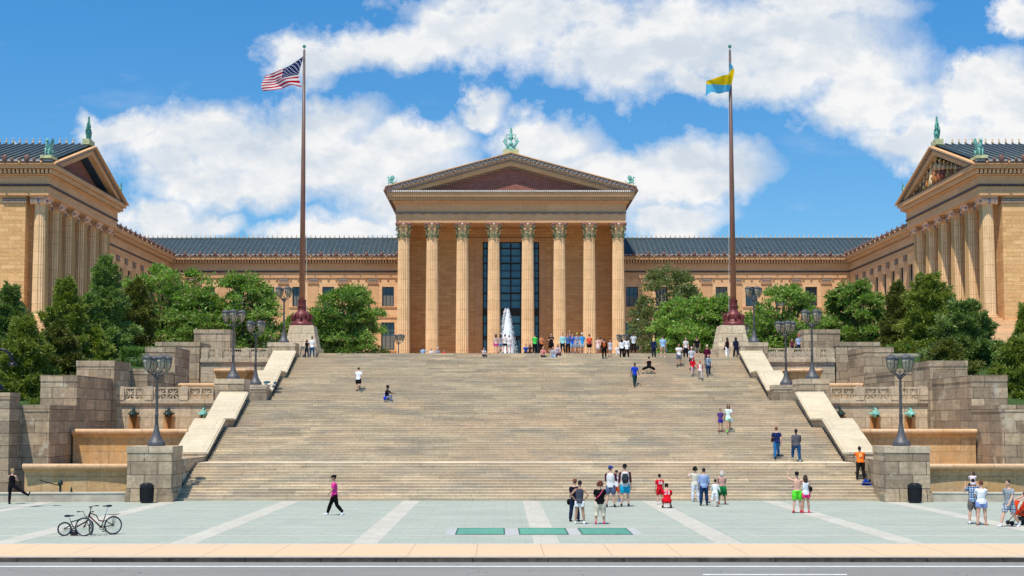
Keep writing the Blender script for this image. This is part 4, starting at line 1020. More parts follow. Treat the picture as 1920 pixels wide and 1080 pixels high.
ys = [131.9, 133.0, 134.2, 135.4, 136.5, 137.7, 139.0, 140.3, 141.6, 142.9, 144.1, 145.4, 146.7, 147.9]
cl = [('#b5713f','#d8b07a','#e0a850'), ('#8a4a2a','#c98a55','#5a3020'), ('#c99a4e','#d9b98a','#8a5a30'), ('#9a5b30','#cfa070','#e8c060'), ('#b08a4a','#c99763','#d9a441'), ('#8c3a26','#d2a271','#e5b54c'), ('#a85f36','#dcae7c','#f0c860'),
      ('#b0703c','#d8a470','#e8b850'), ('#e2c490','#d9a878','#e8b850'), ('#b77a3c','#c98f5a','#6a3a20'), ('#8f7a50','#c79866','#8a5a30'), ('#a6642f','#d0a070','#d9a441'), ('#7a4628','#c28a58','#5a3020'), ('#c2a070','#c99a6a','#8a5a30')]
for y, c in zip(ys, cl):
    H = (34.3-1.0-.345*abs(y-140.3)-zbw)*.93
    figure(46.8, y, zbw+.01, max(.7, H), c)
for i, y in enumerate([132.5, 133.7, 134.9, 136.0, 137.1, 138.4, 139.7, 140.9, 142.2, 143.5, 144.8, 146.0, 147.3]):
    H = (34.3-1.0-.345*abs(y-140.3)-zbw)*.8; figure(47.25, y, zbw+.01, max(.6, H), [('#d89a4e','#e2b47c','#e8b850'), ('#b9743a','#dcae7c','#8a5a30'), ('#cf8a4a','#d8a878','#e8c060')][i % 3])
# ================================================================ ROOF BRONZES
def griffin(loc, s, sg, lbl, side=False):
    e = empty('griffin_statue', loc, lbl, 'griffin statue', 'verdigris griffins on the roof corners')
    X, Y, Z = loc; q = (lambda x, y, z: (X+y*s, Y+sg*x*s, Z+z*s)) if side else (lambda x, y, z: (X+sg*x*s, Y+y*s, Z+z*s))
    (MB().box(X-.6*s, X+.6*s, Y-.95*s, Y+.95*s, Z, Z+.32*s) if side else MB().box(X-.95*s, X+.95*s, Y-.6*s, Y+.6*s, Z, Z+.32*s)).build('plinth', M('lichen_plinth'), e)
    b = MB().tube([q(-.6, 0, .95), q(-.35, 0, 1.0), q(.05, 0, 1.05), q(.4, 0, 1.25), q(.5, 0, 1.6), q(.5, 0, 1.85)], [.16*s, .26*s, .23*s, .27*s, .19*s, .15*s], 10)
    b.ell(q(.62, 0, 1.98), (.2*s, .13*s, .15*s), 10).tube([q(.74, 0, 1.98), q(.9, 0, 1.92), q(.93, 0, 1.84)], [.08*s, .05*s, .015*s], 6)
    for y in (-.06, .06): b.tube([q(.55, y, 2.08), q(.5, y*1.3, 2.28)], [.05*s, .012*s], 5)
    for y in (-.17, .17):
        b.tube([q(.45, y, 1.15), q(.62, y, .8), q(.55, y, .55), q(.62, y, .36)], [.13*s, .09*s, .06*s, .07*s], 7)
        b.tube([q(-.5, y, 1.0), q(-.35, y, .72), q(-.62, y, .58), q(-.5, y, .36)], [.19*s, .12*s, .07*s, .08*s], 7)
    b.build('body', M('verdigris'), e, smooth=True)
    for y in (-.2, .2): MB().add([q(.3, y, 1.25), q(.38, y*1.2, 1.7), q(.1, y*1.6, 2.3), q(-.35, y*1.9, 2.35), q(-.62, y*1.8, 2.05), q(-.45, y*1.5, 1.6), q(-.1, y, 1.2), q(-.1, y*1.9, 1.75)],
        [(0,1,7), (1,2,7), (2,3,7), (3,4,7), (4,5,7), (5,6,7), (6,0,7), (0,6,5,4,3,2,1)]).build('wing', M('verdigris'), e)
    MB().tube([q(-.65, 0, .95), q(-.92, 0, 1.05), q(-1.05, 0, 1.3), q(-.98, 0, 1.5), q(-.85, 0, 1.45), q(-.88, 0, 1.32)], [.06*s, .05*s, .045*s, .05*s, .04*s, .03*s], 6).build('tail', M('verdigris'), e, smooth=True)
def finial(loc, s, side, lbl):
    e = empty('roof_finial', loc, lbl, 'roof finial', 'verdigris finials on the pediment peaks')
    X, Y, Z = loc; q = (lambda x, y, z: (X+y*s, Y+x*s, Z+z*s)) if side else (lambda x, y, z: (X+x*s, Y+y*s, Z+z*s))
    hx_, hy = (.45*s, 1.1*s) if side else (1.1*s, .45*s)
    MB().box(X-hx_, X+hx_, Y-hy, Y+hy, Z-.6*s, Z+.12*s).build('plinth', M('lichen_plinth'), e)
    m_ = M('verdigris') if not side else M('verdigris_dark')
    b = MB().lathe([(.5*s, .12*s), (.48*s, .2*s), (.3*s, .3*s), (.24*s, .8*s), (.4*s, .95*s), (.28*s, 1.05*s), (.17*s, 1.3*s), (.15*s, 1.6*s), (.3*s, 1.85*s), (.17*s, 2.0*s), (.13*s, 2.6*s), (.07*s, 3.1*s), (.01, 3.4*s)], loc, 12)
    for k in range(7):
        z_ = 2.0+.19*k; r_ = .34-.035*k
        for sx in (-1, 1): b.tube([q(0, 0, z_-.08), q(sx*r_*.6, 0, z_), q(sx*r_, 0, z_+.14)], [.06*s, .05*s, .015*s], 5)
        for sy in (-1, 1): b.tube([q(0, 0, z_-.08), q(0, sy*r_*.5, z_), q(0, sy*r_*.8, z_+.14)], [.05*s, .04*s, .012*s], 5)
    b.build('stem', m_, e, smooth=True)
    for sx in (-1, 1):
        o = MB()
        o.tube([q(sx*(.42+.25*math.cos(t)), 0, 2.05+.25*math.sin(t)) for t in [math.pi*.9+sx*0-k*.55 for k in range(10)]], [.07*s]*5+[.055*s]*5, 6)
        o.tube([q(sx*.15, 0, 1.55), q(sx*.42, 0, 1.8), q(sx*.62, 0, 1.62), q(sx*.55, 0, 1.4), q(sx*.42, 0, 1.48)], [.08*s, .09*s, .08*s, .07*s, .05*s], 6)
        o.tube([q(sx*.35, 0, .25), q(sx*.5, 0, .7), q(sx*.8, 0, 1.1), q(sx*1.08, 0, 1.35), q(sx*.95, 0, 1.5)], [.16*s, .2*s, .16*s, .08*s, .04*s], 8)
        o.tube([q(sx*.55, 0, .8), q(sx*.75, 0, 1.35), q(sx*.92, 0, 1.72), q(sx*.7, 0, 1.8)], [.12*s, .14*s, .07*s, .03*s], 6)
        o.tube([q(sx*.4, 0, .14), q(sx*.75, 0, .35), q(sx*.95, 0, .6)], [.08*s, .05*s, .02*s], 5)
        for k in range(4): o.tube([q(sx*(.6+.1*k), 0, 1.0+.1*k), q(sx*(.9+.07*k), .05, .95+.14*k)], [.06*s, .015*s], 5)
        o.build('scroll', m_, e, smooth=True)
finial((.02, 166.6, ZA+.35), .95, False, 'green bronze finial of scrolls and griffins on the peak of the central pediment')
finial((-47.0, YC, ZAW+.55), .86, True, 'slender green bronze finial on the peak of the left wing pediment')
finial((47.0, YC, ZAW+.55), .86, True, 'slender green bronze finial on the peak of the right wing pediment')
griffin((-15.65, 166.4, 34.45), .68, -1, 'green bronze griffin on the left corner of the central pediment')
griffin((15.7, 166.4, 34.45), .68, 1, 'green bronze griffin on the right corner of the central pediment')
for sg, sd in ((-1, 'left'), (1, 'right')):
    griffin((sg*47.1, YC-HWW+.7, 30.35), .95, -1, f'green bronze griffin on the near corner of the {sd} wing pediment', True)
    griffin((sg*47.1, YC+HWW-.7, 30.35), .9, 1, f'green bronze griffin on the far corner of the {sd} wing pediment', True)
# ================================================================ PLANTS
def leafcloud(name, P, N, L, Wd, mat, seed, droop=0., mats2=None, frac2=0.):
    """P points, N outward dirs; one folded leaf (2 tris forming a quad) per point"""
    rg = np.random.default_rng(seed); n = len(P)
    d = N + rg.normal(0, .75, (n, 3)); d[:, 2] -= droop; d /= np.linalg.norm(d, axis=1)[:, None]+1e-9
    r_ = rg.normal(0, 1, (n, 3)); s = np.cross(d, r_); s /= np.linalg.norm(s, axis=1)[:, None]+1e-9
    l = L*rg.uniform(.6, 1.35, n)[:, None]; w = Wd*rg.uniform(.6, 1.35, n)[:, None]
    a = P; b = P + d*l*.5 + s*w*.5; c = P + d*l; e = P + d*l*.5 - s*w*.5
    V = np.stack([a, b, c, e], 1).reshape(-1, 3)
    me = bpy.data.meshes.new(name); me.vertices.add(4*n); me.vertices.foreach_set('co', V.ravel())
    me.loops.add(4*n); me.loops.foreach_set('vertex_index', np.arange(4*n)); me.polygons.add(n)
    me.polygons.foreach_set('loop_start', np.arange(n)*4); me.polygons.foreach_set('loop_total', np.full(n, 4))
    me.materials.append(mat)
    if mats2: me.materials.append(mats2); me.polygons.foreach_set('material_index', (rg.random(n) < frac2).astype(np.int32))
    me.update(calc_edges=True); return me
def sph(rg, n):
    v = rg.normal(0, 1, (n, 3)); return v/np.linalg.norm(v, axis=1)[:, None]
def broad_mesh(seed, nl, nclump=78, W=1., mat='magnolia_leaf', L=.30, Wd=.14, openness=.35):
    """crown in unit box: x,y in [-.5,.5], z in [0,1]; returns crown mesh and trunk builder"""
    rg = np.random.default_rng(seed); cs = []; tb = MB()
    while len(cs) < nclump:
        z = rg.uniform(.08, .97); prof = (1-((z-.36)/.66)**2 if z > .36 else .62+.38*(z/.36)); prof = max(.1, prof)**.6*.5
        a = rg.uniform(0, 2*math.pi); r_ = prof*(rg.uniform(.35, 1)**.6)*rg.uniform(.85, 1.12)
        cs.append((r_*math.cos(a), r_*math.sin(a), z, rg.uniform(.075, .15)*(1.2-.5*z)))
    P = []; N = []
    per = nl//nclump
    for (x, y, z, r_) in cs:
        v = sph(rg, per); v[:, 2] = np.abs(v[:, 2])*.9+v[:, 2]*.35
        k = int(per*rg.uniform(.6, 1.3)); v = v[:min(k, per)]
        rr = r_*rg.uniform(.45, 1.25, len(v))[:, None]
        P.append(np.array([x, y, z])+v*rr*np.array([1, 1, .75])); N.append(v)
    nc = nl//9; v = sph(rg, nc); P.append(np.array([0, 0, .42])+v*np.array([.33, .33, .34])*(rg.random(nc)**.5)[:, None]); N.append(v)
    P = np.concatenate(P); N = np.concatenate(N)
    for (x, y, z, r_) in cs:
        if rg.random() < .75:
            zb_ = z*.35*rg.uniform(.3, 1); tb.tube([(x*.06, y*.06, zb_), (x*.45, y*.45, zb_+(z-zb_)*.5), (x*.92, y*.92, z)], [.014, .009, .003], 5)
    tb.tube([(0, 0, -.1), (.01, 0, .15), (-.01, .01, .4), (.0, 0, .75)], [.030, .024, .018, .006], 8)
    return P, N, tb
def conifer_mesh(seed, nl, sharp=1., layers=26):
    rg = np.random.default_rng(seed); P = []; N = []; tb = MB(); tb.tube([(0, 0, -.05), (0, 0, .95)], [.03, .004], 7)
    nb = 150
    for i in range(nb):
        z = (i/nb)**1.15*.97; prof = .5*(1-z)**(.72*sharp)*(.82+.18*math.sin(z*23+seed))
        if z < .12: prof *= .75+2*z
        a = i*2.399+rg.uniform(-.4, .4); L_ = prof*rg.uniform(.72, 1.14); up = rg.uniform(.02, .10)
        n = int(nl/nb*(.35+1.7*(1-z)))
        t = rg.uniform(.22, 1., n)**.75; wdt = .085*(1.15-t)*(.4+L_*2)
        x = L_*t; off = rg.normal(0, 1, (n, 3))*wdt[:, None]*np.array([.5, 1, .55])
        c_, s_ = math.cos(a), math.sin(a)
        px = x+off[:, 0]; py = off[:, 1]
        P.append(np.stack([px*c_-py*s_, px*s_+py*c_, z+up*t*t+off[:, 2]], 1)); N.append(np.tile([c_*.8, s_*.8, .55], (n, 1)))
        if i % 3 == 0: tb.tube([(0, 0, z), (c_*L_*.9, s_*L_*.9, z+up*.8)], [.006, .002], 4)
    return np.concatenate(P), np.concatenate(N), tb
PROTO = {}
def plant(kind, seed, cx, w, ytop, Y, zbase, label, cat, group, mat, name, nl=12000, L=.3, Wd=.14, dep=None, flowers=0, droop=.15, sharp=1.):
    """cx,w in photo px; ytop px of the top"""
    top = zz(ytop, Y); X = xx(cx, (ytop+650)/2, Y); Wm = w*Y/FPX; Dm = dep or Wm; H = top-zbase
    key = (kind, seed, mat, round(L/Wm, 2))
    S = np.array([Wm, Dm, H])
    if kind == 'broad': P, N, tb = broad_mesh(seed, int(nl*1.5))
    else: P, N, tb = conifer_mesh(seed, int(nl*2.1), sharp); L, Wd = L*.85, Wd*.62
    me = leafcloud('crown', P*S, N, L, Wd, M(mat), seed, droop)
    e = empty(name, (X, Y, zbase), label, cat, group)
    o = bpy.data.objects.new('crown', me); COL.objects.link(o); o.parent = e
    tb2 = MB(); tb2.merge(tb, Matrix.Diagonal((*S, 1))); me = tb2.mesh('trunk', M('bark'), smooth=True)
    o = bpy.data.objects.new('trunk', me); COL.objects.link(o); o.parent = e
    if flowers:
        rg = np.random.default_rng(seed+5); fb = MB()
        idx = rg.choice(len(P), flowers, replace=False)
        for i in idx:
            p = P[i]*S*np.array([1.03, 1.03, 1.0]); fb.ell(tuple(p), (.11, .11, .08), 6)
        me = fb.mesh('blossom', M('blossom'), smooth=True); o = bpy.data.objects.new('blossom', me); COL.objects.link(o); o.parent = e; o['kind'] = 'stuff'
    return e
GB, GC = 'broadleaf trees on the terrace', 'conifers on the side slopes'
T = TOPZ-.1
plant('broad', 1, 318, 190, 497, 119, T, 'largest broad magnolia tree on the left, between the conifers and the leftmost lamp', 'tree', GB, 'magnolia_leaf', 'magnolia_tree', 19000, .34, .15)
plant('broad', 21, 385, 150, 545, 116, T, 'lower magnolia tree filling the gap behind the upper left balustrade', 'tree', GB, 'magnolia_leaf', 'magnolia_tree', 11000, .32, .14)
plant('broad', 2, 458, 150, 520, 116, T, 'magnolia tree behind the three-lantern left lamp and upper left balustrade', 'tree', GB, 'magnolia_leaf', 'magnolia_tree', 12000, .32, .14)
plant('broad', 3, 644, 158, 541, 117, T, 'rounded magnolia tree alone between the left flagpole and the portico', 'tree', GB, 'magnolia_leaf', 'magnolia_tree', 17000, .32, .14)
plant('broad', 33, 560, 76, 590, 119, T, 'small magnolia partly behind the left flagpole base', 'tree', GB, 'magnolia_leaf', 'magnolia_tree', 3500, .3, .13)
plant('broad', 4, 1252, 132, 505, 127, T, 'tall olive-toned magnolia with white blossoms right of the portico', 'tree', GB, 'olive_leaf', 'magnolia_tree', 17000, .24, .11, flowers=34)
plant('broad', 5, 1292, 150, 562, 119, T, 'green leafy tree in front of the blossoming magnolia', 'tree', GB, 'magnolia_leaf', 'magnolia_tree', 14000, .32, .14)
plant('broad', 6, 1350, 84, 556, 118, T, 'thin open tree just left of the right flagpole base', 'tree', GB, 'magnolia_leaf', 'magnolia_tree', 4500, .3, .13)
plant('broad', 7, 1468, 150, 543, 115, T, 'open-branched magnolia behind the right lamps, right of the right flagpole', 'tree', GB, 'magnolia_leaf', 'magnolia_tree', 11500, .32, .14)
plant('broad', 8, 1612, 140, 531, 119, T, 'dense magnolia tree left of the dark conifers on the right', 'tree', GB, 'magnolia_leaf', 'magnolia_tree', 16000, .34, .15)
plant('con', 11, 18, 165, 541, 95, 6.2, 'blue-green conifer at the left frame edge', 'conifer', GC, 'cedar_leaf', 'conifer_tree', 30000, .42, .13)
plant('con', 12, 122, 170, 527, 98, 6.2, 'dark green conifer second from the left edge', 'conifer', GC, 'yew_leaf', 'conifer_tree', 32000, .40, .12)
plant('con', 13, 196, 175, 487, 106, 7.5, 'tallest conifer on the left slope, third from the left edge', 'conifer', GC, 'cedar_leaf', 'conifer_tree', 34000, .42, .13)
plant('con', 14, 256, 140, 527, 110, 8.2, 'dark brownish conifer beside the big left magnolia', 'conifer', GC, 'dark_leaf', 'conifer_tree', 26000, .40, .12)
plant('con', 24, 45, 230, 598, 84, 3.6, 'broad dark conifer low behind the outer left stone blocks', 'conifer', GC, 'yew_leaf', 'conifer_tree', 26000, .40, .12)
plant('con', 25, 175, 150, 615, 99, 6.2, 'low shaded conifer behind the stepped left stone blocks', 'conifer', GC, 'yew_leaf', 'conifer_tree', 18000, .38, .12)
plant('con', 15, 1683, 110, 532, 113, 8.2, 'narrow dark conifer between the right magnolia and the wide conifer', 'conifer', GC, 'dark_leaf', 'conifer_tree', 22000, .38, .12)
plant('con', 16, 1741, 165, 515, 109, 7.8, 'wide olive-green conifer before the right wing columns', 'conifer', GC, 'yew_leaf', 'conifer_tree', 33000, .42, .13, sharp=.62)
plant('con', 17, 1808, 215, 566, 100, 6.3, 'blue-green bushy conifer below the right wing columns', 'conifer', GC, 'cedar_leaf', 'conifer_tree', 34000, .44, .14, sharp=.8)
plant('con', 18, 1925, 105, 574, 94, 5.6, 'dark conifer cut by the right frame edge', 'conifer', GC, 'yew_leaf', 'conifer_tree', 18000, .40, .12)
plant('con', 26, 1905, 200, 640, 84, 3.6, 'low dark conifer behind the outer right stone blocks, cut by the frame edge', 'conifer', GC, 'yew_leaf', 'conifer_tree', 24000, .40, .12)
plant('con', 27, 1775, 190, 640, 92, 5.4, 'low dark conifer in front of the blue-green bushy one on the right', 'conifer', GC, 'dark_leaf', 'conifer_tree', 20000, .40, .12)
plant('con', 28, 110, 200, 610, 90, 5.0, 'low dark conifer behind the long left stone block', 'conifer', GC, 'dark_leaf', 'conifer_tree', 20000, .40, .12)
def hedge(x0, x1, yt, Y, zb, lbl, D=1.6, seed=0, n=5000):
    rg = np.random.default_rng(seed); a, b_ = xx(x0, yt, Y), xx(x1, yt, Y); zt = zz(yt, Y)
    S = np.array([(b_-a)/2, D/2, zt-zb]); v = rg.uniform(-1, 1, (n, 3)); ax = rg.integers(0, 3, n)
    sg_ = np.sign(v[np.arange(n), ax]); v[np.arange(n), ax] = sg_*rg.uniform(.88, 1., n); v[:, 2] = np.abs(v[:, 2])
    Nn = np.zeros((n, 3)); Nn[np.arange(n), ax] = sg_
    me = leafcloud('hedge', v*S, Nn, .2, .1, M('hedge_leaf'), seed)
    o = bpy.data.objects.new('clipped_hedge', me); COL.objects.link(o); o.location = ((a+b_)/2, Y, zb); tag(o, lbl, 'hedge', 'clipped hedges on the slopes')
hedge(232, 300, 652, 100, 6.5, 'bright green clipped hedge left of the tall stone block', seed=1)
hedge(1668, 1700, 648, 108, 8.2, 'bright green clipped hedge above the right stone blocks', seed=2)
hedge(1868, 1900, 662, 96, 6.5, 'bright green hedge between the two rightmost conifers', seed=3)
# ================================================================ FOUNTAIN
e = empty('fountain', (-.4, 140, TOPZ), 'round fountain on the terrace with a tall white water jet before the central columns', 'fountain')
fx = (xx(938, 640, 140)+xx(969, 640, 140))/2
MB().lathe([(4.6, 0), (4.6, .45), (4.2, .5), (4.0, .42), (4.0, .1), (0, .1)], (fx, 140, TOPZ), 40).build('basin', M('pale_granite'), e, auto=30)
wm = bpy.data.materials.new('white_water'); t = NT(wm); dfn = t.node('ShaderNodeBsdfDiffuse'); dfn.inputs[0].default_value = (.95, .96, .97, 1); tln = t.node('ShaderNodeBsdfTranslucent'); tln.inputs[0].default_value = (.95, .96, .97, 1); mxn = t.node('ShaderNodeMixShader'); mxn.inputs[0].default_value = .0; t.l.new(dfn.outputs[0], mxn.inputs[1]); t.l.new(tln.outputs[0], mxn.inputs[2]); on = t.node('ShaderNodeOutputMaterial'); t.l.new(mxn.outputs[0], on.inputs[0]); MATS['white_water'] = wm
rg = np.random.default_rng(3); n = 3600
h = rg.random(n)**.85; zt = zz(579, 140)-TOPZ
rad = .16+.86*(1-h)**.62*.95; rad = np.where(h < .18, rad*.8, rad)
a = rg.uniform(0, 2*math.pi, n); q = (.86+.42*rg.random(n)**2.4)*rad
P = np.stack([q*np.cos(a)+.45*(1-h)*(1-h), q*np.sin(a), h*zt + rg.normal(0, .05, n)], 1)
me = leafcloud('water_jet', P, np.tile([0, 0, 1.], (n, 1)), .075, .05, M('white_water'), 5)
o = bpy.data.objects.new('water_jet', me); COL.objects.link(o); o.parent = e; o.location = (fx+.4-.2, 0, 0)
cr = MB().lathe([(.6, 0), (.68, zt*.12), (.68, zt*.3), (.56, zt*.5), (.38, zt*.7), (.2, zt*.87), (.08, zt*.96), (.02, zt*.99)], (fx-.1, 140, TOPZ), 30)
rj = random.Random(8); cr.v = [(fx-.1+(x-fx+.1)*(1+rj.uniform(-.07, .07)), 140+(y-140)*(1+rj.uniform(-.07, .07)), z_) for x, y, z_ in cr.v]
cr.build('water_core', M('white_water'), e, smooth=True)
# ================================================================ PEOPLE
V3 = lambda *a: Vector(a)
REM = []   # meshes still to be fused: (object, voxel, extra MB, mats)
def dirv(fwd, out, sx):
    """unit vector for a limb hanging down, swung forward (towards -Y) and outward"""
    f, o = R(fwd), R(out)
    return V3(sx*math.sin(o), -math.sin(f)*math.cos(o), -math.cos(f)*math.cos(o))
POSE = {  # legs (thigh fwd, out, knee bend) L,R ; arms (upper fwd, out, fore fwd, fore out) L,R ; lean
 'stand': ((3, 4, 2), (-2, 4, 2), (4, 9, 14, 4), (4, 9, 14, 4), 0),
 'wide':  ((2, 9, 2), (2, 9, 2), (5, 12, 18, 6), (5, 12, 18, 6), 0),
 'walk':  ((24, 3, 6), (-14, 3, 26), (-20, 8, -5, 4), (22, 8, 40, 2), 2),
 'walk2': ((-14, 3, 26), (24, 3, 6), (22, 8, 40, 2), (-20, 8, -5, 4), 2),
 'climb': ((48, 4, 50), (-6, 3, 8), (-22, 9, 10, 2), (24, 9, 55, 0), 8),
 'climb2': ((-6, 3, 8), (48, 4, 50), (24, 9, 55, 0), (-22, 9, 10, 2), 8),
 'run':   ((-10, 3, 70), (16, 3, 8), (-25, 12, 60, -10), (25, 12, 100, -20), 8),
 'phone': ((4, 5, 3), (-2, 5, 3), (28, 8, 112, -28), (28, 8, 112, -28), 0),
 'photo': ((4, 5, 3), (-2, 5, 3), (62, 22, 140, -30), (62, 22, 140, -30), 0),
 'akimbo': ((2, 6, 2), (2, 6, 2), (-12, 42, 22, -38), (-12, 42, 22, -38), 0),
 'handup': ((3, 4, 2), (-2, 4, 2), (40, 40, 150, 5), (6, 9, 18, 4), 0),
 'handupR': ((3, 4, 2), (-2, 4, 2), (6, 9, 18, 4), (50, 48, 158, -28), 0),
 'armup': ((3, 5, 2), (-2, 5, 2), (165, 12, 178, 4), (5, 14, 20, 4), 0),
 'hug':   ((2, 5, 2), (-2, 5, 2), (5, 75, 12, 95), (30, 25, 60, 10), 0),
 'hugR':  ((2, 4, 2), (-2, 4, 2), (20, 50, 70, 70), (4, 9, 14, 4), 0),
 'armup_hug': ((3, 5, 2), (-2, 5, 2), (5, 58, 10, 30), (120, 38, 172, -16), 0),
 'hugL':  ((2, 4, 2), (-2, 4, 2), (4, 9, 14, 4), (20, 50, 70, 70), 0),
 'squat': ((100, 7, 140), (100, 7, 140), (50, 10, 80, -15), (50, 10, 80, -15), 22),
 'sumo':  ((70, 52, 88), (70, 52, 88), (60, 15, 130, -30), (60, 15, 130, -30), 5),
 'sit':   ((82, 7, 72), (78, 7, 62), (30, 12, 75, -12), (30, 12, 75, -12), 6),
 'kneesit': ((118, 6, 128), (72, 8, 42), (62, 8, 82, -20), (62, 8, 82, -20), 4),
 'bend':  ((10, 6, 6), (2, 6, 4), (30, 10, 60, -5), (62, 12, 75, 0), 22),
 'kick':  ((4, 3, 2), (-4, 12, 60), (10, 14, 60, -6), (10, 14, 60, -6), 4),
 'stretch': ((8, 57, 0), (2, 3, 2), (25, 16, 110, -40), (25, 16, 110, -40), 0),
 'shoulder_child': ((3, 5, 2), (-2, 5, 2), (55, 14, 165, -10), (55, 14, 165, -10), 0),
 'onshoulders': ((80, 10, 88), (80, 10, 88), (60, 10, 70, -25), (60, 10, 70, -25), 0),
 'push':  ((20, 3, 5), (-16, 3, 20), (35, 8, 72, 0), (35, 8, 72, 0), 4),
}
def person(px, py, H, rot, pose, lbl, skin='light', hair='brown', hl='short', top='#ffffff', sleeve='short', bot='#223355', bl='long', shoes='#222222', Y=None, z=None, fat=1., hat=None, extra=(), X=None, female=False, headturn=0, sleevecol=None, topl=None, lying=None):
    # where the feet are
    if Y is None:
        if z is None:
            Y = None; yy_ = 41.
            while yy_ < 108:
                zt_ = stair_z(yy_)
                if yproj(zt_, yy_) <= py: Y = yy_; z = zt_; break
                yy_ += .02
            if Y is None: Y = 106.4; z = TOPZ
            if z > 0.01: Y += .12; z = stair_z(Y)
        else: Y = (CAMZ-z)*FPX/(py-788)
    if z is None: z = stair_z(Y) if Y < 105.6 else TOPZ
    if X is None: X = xx(px, py, Y)
    Lp, Rp, La, Ra, lean = POSE[pose]; s = H/1.75
    hipz = 0; thigh, shin, up, fo = .42, .405, .29, .255
    J = {}
    pel = V3(0, 0, 0)
    def leg(p, sx):
        hip = V3(sx*.095*fat**.5, 0, -.02); k = hip+dirv(p[0], p[1], sx)*thigh; a = k+dirv(p[0]-p[2], p[1]*(.2 if p[1] > 15 and pose != 'stretch' else 1), sx)*shin; return hip, k, a
    LL, RL = leg(Lp, -1), leg(Rp, 1)
    ln = R(lean); tw = lambda q: V3(q.x, q.y*math.cos(ln)-q.z*math.sin(ln), q.z*math.cos(ln)+q.y*math.sin(ln))
    chest = tw(V3(0, 0, .34)); shc = tw(V3(0, 0, .50)); neck = tw(V3(0, -.01, .58)); hd = tw(V3(0, -.02, .735))+V3(0, 0, 0)
    sw_ = (.165 if female else .19)*(.6+.4*fat)
    def arm(p, sx):
        a = shc+tw(V3(sx*sw_, 0, -.02)); e_ = a+dirv(p[0], p[1], sx)*up; w_ = e_+dirv(p[2], p[3], sx)*fo; return a, e_, w_
    LA, RA = arm(La, -1), arm(Ra, 1)
    low = min(LL[2].z, RL[2].z)-.075
    if pose in ('sit', 'kneesit'): low = -.12
    if pose == 'onshoulders': low = -.10
    ca, sa = math.cos(R(rot)), math.sin(R(rot))
    def Tm(q): q = Vector(q); q = V3(q.x, q.y, q.z-low)*s; return (X+q.x*ca-q.y*sa, Y+q.x*sa+q.y*ca, z+q.z)
    RM = Matrix.Rotation(R(rot), 3, 'Z')
    def tube(mb, pts, rad, n=10, mi=0, flat=None):
        if not isinstance(rad, list): rad = [rad]*len(pts)
        rad = [((r_[0]*s, r_[1]*s) if isinstance(r_, tuple) else r_*s) for r_ in rad]
        fl = None if flat is None else RM@Vector(flat); mb.tube([Tm(p) for p in pts], rad, n, mi, fl)
    def ell(mb, c, r_, n=10, mi=0, m=None): mb.ell(Tm(c), tuple(v*s for v in (r_ if isinstance(r_, tuple) else (r_,)*3)), n, mi, RM if m is None else RM@m)
    L2 = lambda a, b_, t_: a+(b_-a)*t_
    g = fat
    bw = (.150 if female else .155)*g; ch = (.150 if female else .172)*(.5+.5*g); wa = (.118 if female else .142)*g
    torso = [tw(V3(0, 0, -.09)), tw(V3(0, .0, 0)), tw(V3(0, 0, .14)), tw(V3(0, 0, .28)), tw(V3(0, 0, .40)), tw(V3(0, 0, .50)), tw(V3(0, 0, .545))]
    trad = [(bw*.8, .09*g), (bw*1.05, .118*g), (wa, .095*g), (ch*.94, .108*g), (ch, .112*g), (ch*.95, .085), (.07, .06)]
    sk = M('skin_'+skin)
    b = MB(); tube(b, torso, trad, 14, flat=(1, 0, 0))
    tube(b, [tw(V3(0, .005, .50)), neck, tw(V3(0, -.012, .66))], [.062, .054, .056], 10)
    M3 = Matrix.Rotation(R(headturn), 3, 'Z')
    ell(b, hd, (.077, .097, .118), 14, m=M3); hv = lambda x_, y_, z_: hd+M3@V3(x_, y_, z_)
    ell(b, hv(0, -.035, -.055), (.052, .055, .055), 10); tube(b, [hv(0, -.088, .02), hv(0, -.112, -.018), hv(0, -.094, -.025)], [.012, .018, .014], 6)
    for q in (-1, 1): ell(b, hv(q*.08, .005, -.005), (.014, .024, .034), 8, m=M3)
    for (h_, k_, a_) in (LL, RL):
        tube(b, [h_+V3(0, 0, .04), L2(h_, k_, .35), k_, L2(k_, a_, .3), L2(k_, a_, .65), a_], [.088*g, .082*g, .056*g**.6, .060*g**.6, .047*g**.4, .037], 10)
    for (a_, e_, w_), sx in ((LA, -1), (RA, 1)):
        tube(b, [L2(a_, shc, .25), a_, L2(a_, e_, .5), e_, L2(e_, w_, .35), w_], [.055, .053*g**.5, .046*g**.5, .037, .039, .026], 9)
    ex = MB(); dn = V3(0, 0, 0)
    for (a_, e_, w_), sx in ((LA, -1), (RA, 1)):   # hands: palm, four fingers, thumb
        d = (w_-e_).normalized(); side = V3(1, 0, 0)-d*d.x; 
        if side.length < .2: side = V3(0, 1, 0)-d*d.y
        side.normalize(); nrm = d.cross(side)
        tube(b, [w_-d*.01, w_+d*.045, w_+d*.088], [(.024, .018), (.038, .016), (.037, .013)], 8, flat=tuple(nrm.cross(d)))
        side = nrm.cross(d).normalized()
        inw = V3(-sx, 0, 0); 
        for k in range(4):
            o_ = (k-1.5)*.0185; ln_ = (.062, .074, .07, .055)[k]
            p0 = w_+d*.08+side*o_; p1 = p0+d*ln_*.5+inw*.004; p2 = p1+d*ln_*.45+inw*.016
            tube(ex, [p0, p1, p2], [.0092, .0088, .0065], 5)
        p0 = w_+d*.03+side*.03*(-sx); p1 = p0+d*.03+side*.025*(-sx); tube(ex, [p0, p1, p1+d*.03], [.012, .0105, .008], 5)
    for q in (-1, 1): ell(ex, hv(q*.032, -.083, .018), (.011, .010, .008), 8, 1, m=M3)
    tube(ex, [hv(-.022, -.088, -.052), hv(0, -.094, -.054), hv(.022, -.088, -.052)], [.006, .008, .006], 5, 2)
